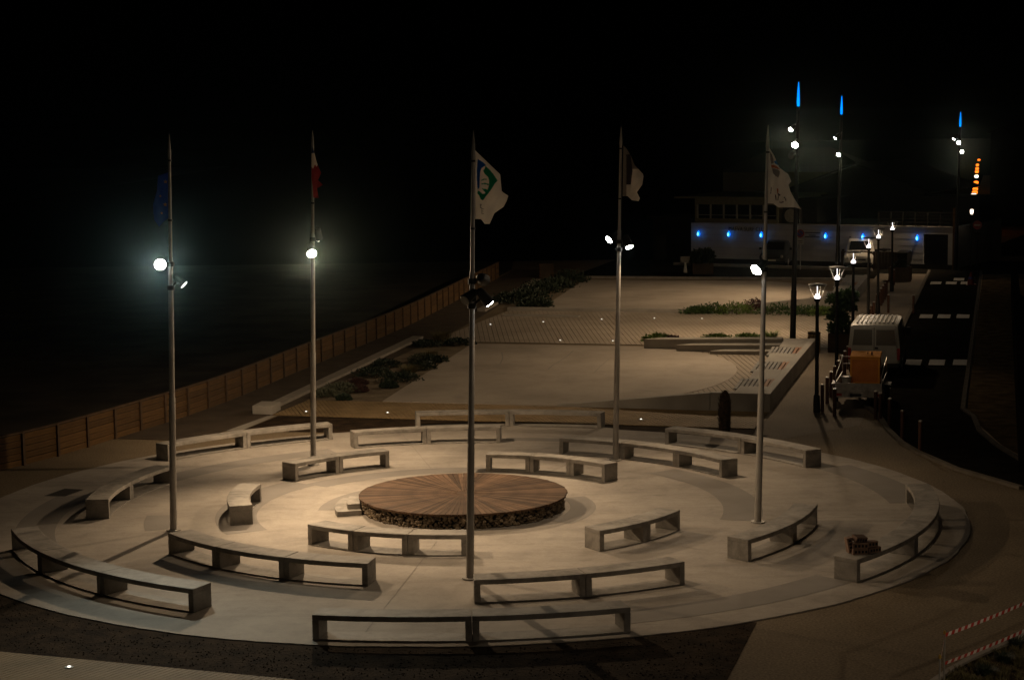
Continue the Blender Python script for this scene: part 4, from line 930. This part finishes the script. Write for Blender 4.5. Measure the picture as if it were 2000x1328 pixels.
# ------------------------------------------------------------------ far street: no-entry sign, cone, street lights, hedge
nsg = empty('no_entry_sign', Vector((26.18, 104, 0)), 'round red no-entry sign on a dark post at the street end', 'sign', rz=R(-14))
MB().tube((0, .03, 0), (0, .03, 3.1), .035, .035, 10).build('post', M['black'], nsg)
MB().lathe((0, 0, 2.83), (0, -1, 0), [(0, .25), (.015, .25)], 28).build('disc', M['red'], nsg); MB().box(-.17, .17, -.02, -.016, 2.79, 2.87).build('bar', M['signwhite'], nsg)
MB().box(-.2, .2, -.02, 0, 2.2, 2.45).build('plate', M['darkwall'], nsg)
cn = empty('traffic_cone', G(1896, 556), 'dark red traffic cone at the end of the road kerb', 'cone')
MB().lathe((0, 0, .03), (0, 0, 1), [(0, .2), (.3, .13), (.62, .05), (.64, .03)], 16).build('cone_body', M['cone'], cn, smooth=True); MB().box(-.26, .26, -.26, .26, 0, .03).build('base', M['cone'], cn)
MB().lathe((0, 0, .3), (0, 0, 1), [(0, .142), (.13, .113)], 16).build('band', M['bluesign'], cn)
fars = [(1912, 312, 'o'), (1909, 322, 'o'), (1908.5, 329, 'o'), (1908, 335, 'o'), (1907, 344, 'w'), (1906.5, 356, 'o'), (1906, 363, 'o'), (1905, 369, 'o'), (1904, 375, 'o'), (1902, 380.5, 'w'), (1899.5, 387, 'w'), (1899, 395, 'o'), (1899.5, 403, 'o'), (1898, 412, 'w')]
ordn = ['farthest', 'second farthest', 'third farthest', 'fourth farthest', 'fifth farthest', 'sixth farthest', 'seventh farthest', 'eighth farthest', 'ninth farthest', 'tenth farthest', 'eleventh farthest', 'third nearest', 'second nearest', 'nearest']
for (u, v, k), on in zip(fars, ordn):
    Y = 5.1 * F / (v - 242); p = AY(u, v, Y)
    L = empty('far_street_light', (p.x, p.y, 0), '%s small %s light of the distant string in the street' % (on, 'orange' if k == 'o' else 'white'), 'street light', 'distant street lights')
    s = Y / 110
    MB().tube((0, 0, 0), (0, 0, p.z - .1), .05, .04, 8).build('post', M['black'], L)
    MB().lathe((0, 0, p.z - .2), (0, 0, 1), [(0, .05), (.08, .09 + .1 * (Y > 125)), (.22, .10 + .11 * (Y > 125)), (.34, .05)], 14).build('lantern', M['orange'] if k == 'o' else M['farwhite'], L, smooth=True)
    MB().lathe((0, 0, p.z + .1), (0, 0, 1), [(0, .22), (.03, .2), (.06, .03)], 14).build('hat', M['black'], L)
for (u, v) in ((1909, 326), (1905, 372), (1899, 402)):
    Y = 5.1 * F / (v - 242); p = AY(u, v, Y); point(p + Vector((-.6, -.6, -.1)), 15, (1, .30, .03), .2)
# unlit house fronts of the far street
def house(label, p, w, d, h, rz, mat):
    o = empty('town_house', p, label, 'house', 'dark houses of the far street', rz)
    MB().box(0, w, 0, d, 0, h).build('wall', mat, o)
    MB().add([(-.3, -.3, h), (w + .3, -.3, h), (w + .3, d + .3, h), (-.3, d + .3, h), (w * .5, d * .3, h + 1.6), (w * .5, d * .7, h + 1.6)], [(0, 1, 4), (1, 2, 5, 4), (2, 3, 5), (3, 0, 4, 5), (3, 2, 1, 0)]).build('roof', M['roof'], o)
    for i in range(int(w // 2.2) if h < 7 else 0):
        for z in (1.0, 3.6):
            if z + 1.3 < h:
                wd = MB().box(.7 + i * 2.2, 1.7 + i * 2.2, -.05, 0, z, z + 1.3).build('window', M['roof'], o); MB().box(.77 + i * 2.2, 1.63 + i * 2.2, -.06, -.05, z + .07, z + 1.23).build('pane', M['glass'], wd)
house('dark house at the left of the far street', Vector((24.6, 128, 0)), 9, 10, 5.2, R(74) , M['olive'])
house('dark house facing the orange street lights', Vector((62, 215, 0)), 10, 9, 7.5, R(-12), M['olive'])
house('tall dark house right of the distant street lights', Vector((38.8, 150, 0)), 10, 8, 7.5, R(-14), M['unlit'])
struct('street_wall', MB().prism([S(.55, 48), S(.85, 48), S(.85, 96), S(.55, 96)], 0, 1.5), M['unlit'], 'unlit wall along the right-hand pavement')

# ------------------------------------------------------------------ plants
def foliage(mb, c, rx, ry, h, n, ls, rng, up=.35, shell=.35):
    for _ in range(n):
        t = rng.uniform(0, 2 * math.pi); q = rng.uniform(0, 1); rad = (shell + (1 - shell) * math.sqrt(rng.random()))
        ph = math.acos(rng.uniform(0, 1)); x = math.cos(t) * math.sin(ph) * rx * rad; y = math.sin(t) * math.sin(ph) * ry * rad; z = math.cos(ph) * h * rad
        k = 1 + .35 * noise.noise(Vector((c[0] * 3 + x * 5, c[1] * 3 + y * 5, z * 5)))
        p = Vector((c[0] + x * k, c[1] + y * k, c[2] + max(0, z * k)))
        d = Vector((x / rx, y / ry, z / h + up)) + Vector((rng.uniform(-.8, .8), rng.uniform(-.8, .8), rng.uniform(-.5, .8))); d.normalize()
        s = d.orthogonal().normalized(); s = (Matrix.Rotation(rng.uniform(0, 6.28), 3, d) @ s); L = ls * rng.uniform(.6, 1.4); w = L * .28
        mb.add([p, p + d * L * .5 + s * w, p + d * L, p + d * L * .5 - s * w], [(0, 1, 2, 3)])
def blades(mb, c, r, h, n, rng, w=.008):
    for _ in range(n):
        t = rng.uniform(0, 6.283); q = r * math.sqrt(rng.random()) * .5; p = Vector((c[0] + q * math.cos(t), c[1] + q * math.sin(t), c[2]))
        l = Vector((math.cos(t), math.sin(t), 0)); hh = h * rng.uniform(.5, 1.1); s = Vector((-l.y, l.x, 0)) * w
        m = p + l * r * .25 + Vector((0, 0, hh * .6)); e = p + l * r * rng.uniform(.5, 1.0) + Vector((0, 0, hh * rng.uniform(.7, 1)))
        mb.add([p - s, p + s, m + s, m - s], [(0, 1, 2, 3)]); mb.add([m - s, m + s, e], [(0, 1, 2)])
def plant(loc, label, rx, ry, h, mat, n=500, ls=.10, kind='leaf', seed=1, name='shrub', group=None, stem=True):
    rng = random.Random(seed); o = empty(name, loc, label, 'plant', group); mb = MB()
    if kind == 'leaf': foliage(mb, (0, 0, .02), rx, ry, h, n, ls, rng)
    else: blades(mb, (0, 0, 0), rx, h, n, rng, ls)
    mb.build('foliage', mat, o)
    if stem:
        m2 = MB()
        for k in range(5):
            t = k * 1.26; m2.tube((0, 0, -.02), (math.cos(t) * rx * .5, math.sin(t) * ry * .5, h * .6), .012, .005, 5)
        m2.build('stem', M['bark'], o)
    return o
bedlist = [(640, 775, .55, .35, 'leafgrey', 'leaf', 'pale bushy shrub at the near end of the left planting bed'), (665, 768, .75, .5, 'leafgrey', 'leaf', 'grey-green spreading shrub beside the tricolour pole'), (672, 782, .3, .25, 'leafdark', 'leaf', 'small dark shrub at the walkway edge of the left bed'),
 (705, 766, .35, .3, 'leafpurple', 'leaf', 'small purplish shrub in the sandy part of the left bed'), (700, 752, .5, .25, 'leafpurple', 'leaf', 'low purplish mat near the kerb in the left bed'), (728, 735, .9, .42, 'leafdark', 'leaf', 'large dark shrub against the kerb in the left bed'), (752, 718, .7, .4, 'leafdark', 'leaf', 'dark shrub on the kerb halfway up the left bed'),
 (762, 758, .4, .3, 'leafdark', 'leaf', 'small dark shrub touching the slab edge'), (780, 745, .95, .45, 'leafdark', 'leaf', 'big dark shrub in the middle of the left bed'), (800, 728, .6, .5, 'straw', 'grass', 'dry straw-coloured grass clump in the middle of the left bed'), (822, 722, .7, .38, 'leafdark', 'leaf', 'rounded dark shrub by the slab edge'),
 (822, 708, .55, .45, 'leafgrey', 'leaf', 'pale silvery shrub in the upper left bed'), (838, 700, .6, .6, 'straw', 'grass', 'tall straw grass clump in the upper left bed'), (845, 708, .7, .35, 'leafdark', 'leaf', 'dark mat shrub near the upper slab edge'), (832, 678, .7, .4, 'leafdark', 'leaf', 'dark shrub at the far kerb of the left bed'), (862, 668, .7, .85, 'straw', 'grass', 'tall feathery dry grass at the far end of the left bed'), (895, 674, .9, .35, 'leafdark', 'leaf', 'dark low shrub at the far corner of the left bed')]
for i, (u, v, r, h, m, kd, lab) in enumerate(bedlist):
    r *= .78; h *= .66
    plant(G(u, v), lab, r, r * .8, h, M[m], 800 if kd == 'leaf' else 260, .09 if kd == 'leaf' else .009, kd, 20 + i, 'shrub' if kd == 'leaf' else 'grass_clump', 'plants in the left planting bed')
for i, (u, v, r, h, lab) in enumerate(((1000, 592, 1.1, .5, 'dark shrub at the near end of the far planting bed'), (1030, 588, 1.2, .55, 'wide dark shrub in the middle of the far planting bed'), (1055, 572, 1.2, .55, 'dark shrub behind the middle of the far bed'), (1085, 563, 1.1, .5, 'dark shrub beside the far slab edge'), (1112, 552, 1.1, .6, 'dark shrub at the far end of the far bed'), (1045, 600, .9, .4, 'low dark shrub at the near slab-side corner of the far bed'))):
    plant(G(u, v), lab, r, r * .9, h, M['leafdark'], 1100, .13, 'leaf', 60 + i, 'shrub', 'plants in the far planting bed')
for i, (u, v, r, h, m, kd, lab) in enumerate(((1285, 668, .62, .3, 'leafbright', 'leaf', 'low green plant with tall stalks behind the tiers'), (1315, 669, .3, .22, 'leafpurple', 'leaf', 'small purplish plant behind the tiers'), (1400, 668, .6, .28, 'leafbright', 'leaf', 'low green plant behind the middle of the tiers'), (1462, 668, .7, .28, 'leafbright', 'leaf', 'low green plant left of the rightmost flagpole'), (1505, 665, .4, .5, 'leafbright', 'grass', 'upright green tuft right of the rightmost flagpole'),
   (1360, 614, .7, .35, 'leaf', 'leaf', 'first green plant of the far strip from the left'), (1390, 613, .8, .42, 'leaf', 'leaf', 'second green plant of the far strip from the left'), (1437, 614, .9, .5, 'leafbright', 'leaf', 'green plant with a spike in the far strip'), (1474, 612, .6, .6, 'leafpurple', 'leaf', 'round brownish bush in the far strip'), (1520, 615, 1.1, .45, 'leaf', 'leaf', 'green plant right of the rightmost flagpole in the far strip'), (1580, 616, 1.1, .4, 'leaf', 'leaf', 'green plant near the planter bush in the far strip'), (1610, 617, .9, .35, 'leafbright', 'leaf', 'last green plant of the far strip'))):
    plant(G(u, v), lab, r, r * .55, h, M[m], 700 if kd == 'leaf' else 160, .11 if kd == 'leaf' else .012, kd, 80 + i, 'ground_plant', 'plants along the pale walkway')
# bush in a wooden planter
def planter(loc, rz, label, w, h, boards=5):
    o = empty('wooden_planter', loc, label, 'planter', rz=rz)
    for k in range(boards):
        z0, z1 = h * k / boards + .004, h * (k + 1) / boards - .004
        for (x0, x1, y0, y1) in ((-w, w, -w, -w + .03), (-w, w, w - .03, w), (-w, -w + .03, -w + .031, w - .031), (w - .03, w, -w + .031, w - .031)): MB().box(x0, x1, y0, y1, z0, z1).build('board', M['deckpath'], o)
    for sx in (-1, 1):
        for sy in (-1, 1): MB().box(sx * (w + .012) - .04, sx * (w + .012) + .04, sy * (w + .012) - .04, sy * (w + .012) + .04, 0, h + .03).build('corner_post', M['fencepost'], o)
    MB().box(-w + .03, w - .03, -w + .03, w - .03, .05, h - .06).build('planting_soil', M['soil'], o); return o
pp = G(1643, 686); planter(pp, -TH, 'square wooden planter box holding the tall bush', .42, .72)
def big_bush(loc, label, seed, puffs, mat, name='bush', ls=.12, trunk=.8):
    rng = random.Random(seed); o = empty(name, loc, label, 'bush'); mb = MB()
    for (x, y, z, r, n) in puffs: foliage(mb, (x, y, z), r, r, r, n, ls, rng, .2, .45); foliage(mb, (x, y, z), r, r, r * .5, n // 3, ls, rng, -.2, .45)
    mb.build('foliage', mat, o); m2 = MB()
    for (x, y, z, r, n) in puffs[:5]: m2.tube((0, 0, 0), (x, y, z + r * .4), .025, .01, 6)
    m2.build('stem', M['bark'], o); return o
big_bush(pp + Vector((0, 0, .66)), 'tall leafy bush growing in the wooden planter near the van', 5, [(0, 0, .1, .48, 700), (-.12, .05, .55, .42, 600), (.1, 0, .9, .45, 650), (.15, .05, 1.25, .42, 600), (-.2, 0, 1.2, .38, 450), (.35, 0, 1.45, .26, 250)], M['leaf'])
p2 = G(1371, 534); planter(p2, 0, 'far wooden planter box left of the dark car', .55, .6)
big_bush(p2 + Vector((0, 0, .55)), 'spiky dark bush in the far planter', 6, [(0, 0, .1, .6, 500), (-.2, 0, .4, .4, 300), (.25, 0, .4, .4, 300)], M['leafdark'], ls=.2)
p3 = G(1758, 548); planter(p3, -TH, 'low far planter box by the bin store', .55, .75)
big_bush(p3 + Vector((0, 0, .72)), 'thin dark bush in the far pavement planter', 9, [(0, 0, 0, .4, 300)], M['leafdark'])
p4 = G(1067, 541); planter(p4, 0, 'small brown wooden box at the far end of the kerb', .35, .75)
# hollow yellow-brown litter bin by the near seat wall
lb = empty('litter_bin', G(1590, 688), 'yellow-brown slatted litter bin at the far end of the near seat wall', 'litter bin')
for i in range(12):
    t = R(30 * i); c = Vector((math.cos(t) * .2, math.sin(t) * .2, 0)); MB().tube(c, c + Vector((0, 0, .8)), .045, .045, 6).build('slat', M['deck'], lb)
MB().lathe((0, 0, .72), (0, 0, 1), [(0, .25), (.06, .25)], 18).build('hoop', M['black'], lb)
MB().lathe((0, 0, 0), (0, 0, 1), [(0, .17), (.78, .17)], 14).build('liner', M['black'], lb)
# palm-like bristly trunk near the wedge wall
pt = empty('tree_stump', G(1415, 842), 'shaggy brown cut trunk standing in the soil by the wedge wall', 'trunk')
MB().lathe((0, 0, 0), (0.02, 0, 1), [(0, .17), (.1, .16), (.5, .17), (.9, .16), (1.1, .10), (1.2, .03)], 14).build('trunk', M['bark'], pt, smooth=True)
mb = MB(); rng = random.Random(2)
for _ in range(420):
    t = rng.uniform(0, 6.28); z = rng.uniform(.02, 1.1); r = .165 if z < .9 else .165 - (z - .9) * .5
    c = Vector((math.cos(t), math.sin(t), 0)); s = Vector((-c.y, c.x, 0)) * .022; p = c * r + Vector((0, 0, z))
    mb.add([p - s, p + s, p + c * .05 + Vector((0, 0, .09))], [(0, 1, 2)])
tag(mb.build('bark_scales', M['bark'], pt), kind='stuff')

# in-ground lights
def gl(p, label):
    o = empty('ground_light', p, label, 'ground light', 'small lights set in the ground'); MB().lathe((0, 0, 0), (0, 0, 1), [(0, .075), (.008, .07)], 16).build('ring', M['steel'], o); MB().lathe((0, 0, .008), (0, 0, 1), [(0, .03), (.012, .026), (.018, .008)], 14).build('glass', M['ground_led'], o)
for i, (u, v, lab) in enumerate(((598, 804, 'ground light at the left end of the near timber walkway'), (757, 806, 'ground light in the near timber walkway right of the tricolour pole'), (1252, 819, 'ground light in the near timber walkway by the wedge wall'), (135, 1302, 'ground light in the corner timber walkway at the bottom left'), (1094, 665, 'first ground light of the near row in the pale walkway'), (1197, 666, 'second ground light of the near row in the pale walkway'), (1298, 670, 'third ground light of the near row in the pale walkway'),
    (958, 634, 'first ground light of the far row in the pale walkway'), (1061, 629, 'second ground light of the far row in the pale walkway'), (1175, 624, 'third ground light of the far row in the pale walkway'), (1278, 622, 'fourth ground light of the far row in the pale walkway'), (1371, 622.5, 'fifth ground light of the far row in the pale walkway'))):
    gl(G(u, v, .035), lab)

# hollow bricks on the right rim bench
rng = random.Random(4)
bp = PO(10.58, 318.6, .45 + PZ + .004)
def hollow_brick(loc, rz, label, tilt=0, up_=False):
    o = empty('hollow_brick', loc, label, 'brick', 'hollow bricks left on the bench', rz); L, W, Hh = .30, .15, .11
    MB().box(-L / 2, L / 2, -W / 2, W / 2, 0, Hh).build('clay_body', M['brick'], o, bevel=.004)
    for i in range(4):
        x = -L / 2 + .035 + i * .068
        MB().box(x, x + .042, -W / 2 - .003, -W / 2 + .001, .03, .08).build('hole', M['brickhole'], o)  # dark plates on solid clay stand in for the shade inside holes
    if up_: o.rotation_euler = (0, R(80), rz)
    elif tilt: o.rotation_euler = (R(tilt), R(tilt * .5), rz)
for dx, dy, dz, rz, lab, tl, upp in ((.02, -.05, 0, .05, 'lowest hollow brick of the pile on the rim bench', 0, 0), (.03, -.03, .112, -.05, 'hollow brick lying on the lowest brick', 0, 0), (.30, .08, 0, .5, 'hollow brick lying at the back of the pile', 0, 0), (.24, .10, .112, .3, 'hollow brick stacked second at the back of the pile', 0, 0), (-.22, .06, .15, .2, 'hollow brick standing on end at the left of the pile', 0, 1), (.0, .14, .0, .1, 'hollow brick behind the front stack', 0, 0), (.02, .10, .225, .6, 'tilted hollow brick on top of the pile', 18, 0)):
    hollow_brick(bp + Vector((dx, dy, dz)), rz, lab, tl, upp)

# barrier tape at the lower right
def tape_post(p, label, h):
    o = empty('barrier_post', p, label, 'post', 'posts carrying barrier tape'); MB().tube((0, 0, 0), (0, 0, h), .014, .014, 8).build('rod', M['galv'], o); MB().lathe((0, 0, h - .01), (0, 0, 1), [(0, .02), (.04, .022), (.06, .01)], 10).build('cap', M['gold'], o)
q0 = G(1845, 1240, 1.0); q0.z = 0; q1 = G(2004, 1173, 1.0); q1.z = 0
dq = (q1 - q0); q2 = q0 + dq * 1.55; q3 = q0 + Vector((-.35, -1.2, 0))
tape_post(q0, 'thin rod with yellow cap carrying the striped barrier tape', 1.03)
tape_post(q2, 'thin rod just outside the right edge carrying the tape', 1.03)
tape_post(q3, 'thin rod nearest the camera carrying the tape', 1.0)
def tape(label, p, q, z0, z1, sag=.03, n=40, stripe=.10):
    o = empty('barrier_tape', p + Vector((0, 0, z0)), label, 'tape', 'red and white barrier tapes'); L = (q - p).length; w = .05
    reds, whites = MB(), MB(); n = int(L / stripe)
    for i in range(n):
        pts = []
        for t in (i / n, (i + 1) / n):
            c = (q - p) * t + Vector((0, 0, (z1 - z0) * t - sag * 4 * t * (1 - t))); tw = .5 * math.sin(3.0 * t + z0 * 4); nn = Vector((.15 * math.cos(tw), -.6 * math.sin(tw), math.cos(tw))).normalized() * w * .6
            pts += [c - nn, c + nn]
        slant = (q - p) * (.3 / n)
        (reds if i % 2 == 0 else whites).add([pts[0], pts[2], pts[3] + slant, pts[1] + slant], [(0, 1, 2, 3)])
    tag(reds.build('red_stripes', M['tapered'], o), kind='stuff'); tag(whites.build('white_stripes', M['tapewhite'], o), kind='stuff')
tape('upper red and white tape stretched to the right of the rod', q0, q2, 1.0, 1.0)
tape('lower red and white tape stretched to the right of the rod', q0, q2, .55, .52)
tape('red and white tape running from the rod toward the bottom edge', q0, q3, .98, .95)
# grassy mound behind the tape
md = [G(u, v) for u, v in ((1820, 1345), (1860, 1312), (1900, 1290), (1950, 1268), (2010, 1243), (2100, 1210), (2200, 1345))]
struct('soil', sheet(md, .006), M['mulch'], 'dry mulch bank at the lower right behind the tape')
struct('kerb', MB().prism([md[0] - Vector((.06, 0, 0)), md[1], md[2], md[3], md[4], md[4] + Vector((-.05, .1, 0)), md[3] + Vector((-.05, .1, 0)), md[2] + Vector((-.05, .1, 0)), md[1] + Vector((-.05, .1, 0)), md[0] + Vector((-.12, .1, 0))], 0, .05), M['kerb'], 'thin edging strip of the mulch bank')
mb = MB(); rng = random.Random(12)
for _ in range(260):
    u, v = rng.uniform(1840, 2010), rng.uniform(1245, 1340)
    if v < 1318 - (u - 1850) * .44: continue
    p = G(u, v); blades(mb, (p.x, p.y, .006), .09, .12, 14, rng, .004)
tag(mb.build('dry_grass', M['straw']), 'dry short grass on the mulch bank', 'grass', kind='stuff')
for i, (u, v, lab) in enumerate(((1985, 1262, 'dark grass tuft highest on the mulch bank'), (1960, 1292, 'dark grass tuft in the middle of the mulch bank'), (1925, 1318, 'dark grass tuft lowest on the mulch bank'))):
    plant(G(u, v), lab, .2, .2, .2, M['leafdark'], 220, .006, 'grass', 140 + i, 'grass_tuft', 'tufts on the mulch bank', False)

# ------------------------------------------------------------------ thin haze, added to imitate lens glow around the lamps
hz = MB().box(-450, 450, -55, 690, -1, 11.2).build('haze', None); tag(hz, 'thin damp sea air over the whole place', 'haze', None, 'stuff')
hm = bpy.data.materials.new('sea_air'); hm.use_nodes = True; ht = hm.node_tree; ht.nodes.clear()
hv = ht.nodes.new('ShaderNodeVolumePrincipled'); hv.inputs['Color'].default_value = (.62, .88, .92, 1); hv.inputs['Density'].default_value = .00006; hv.inputs['Anisotropy'].default_value = .982
ho = ht.nodes.new('ShaderNodeOutputMaterial'); ht.links.new(hv.outputs[0], ho.inputs['Volume']); hz.data.materials.append(hm)
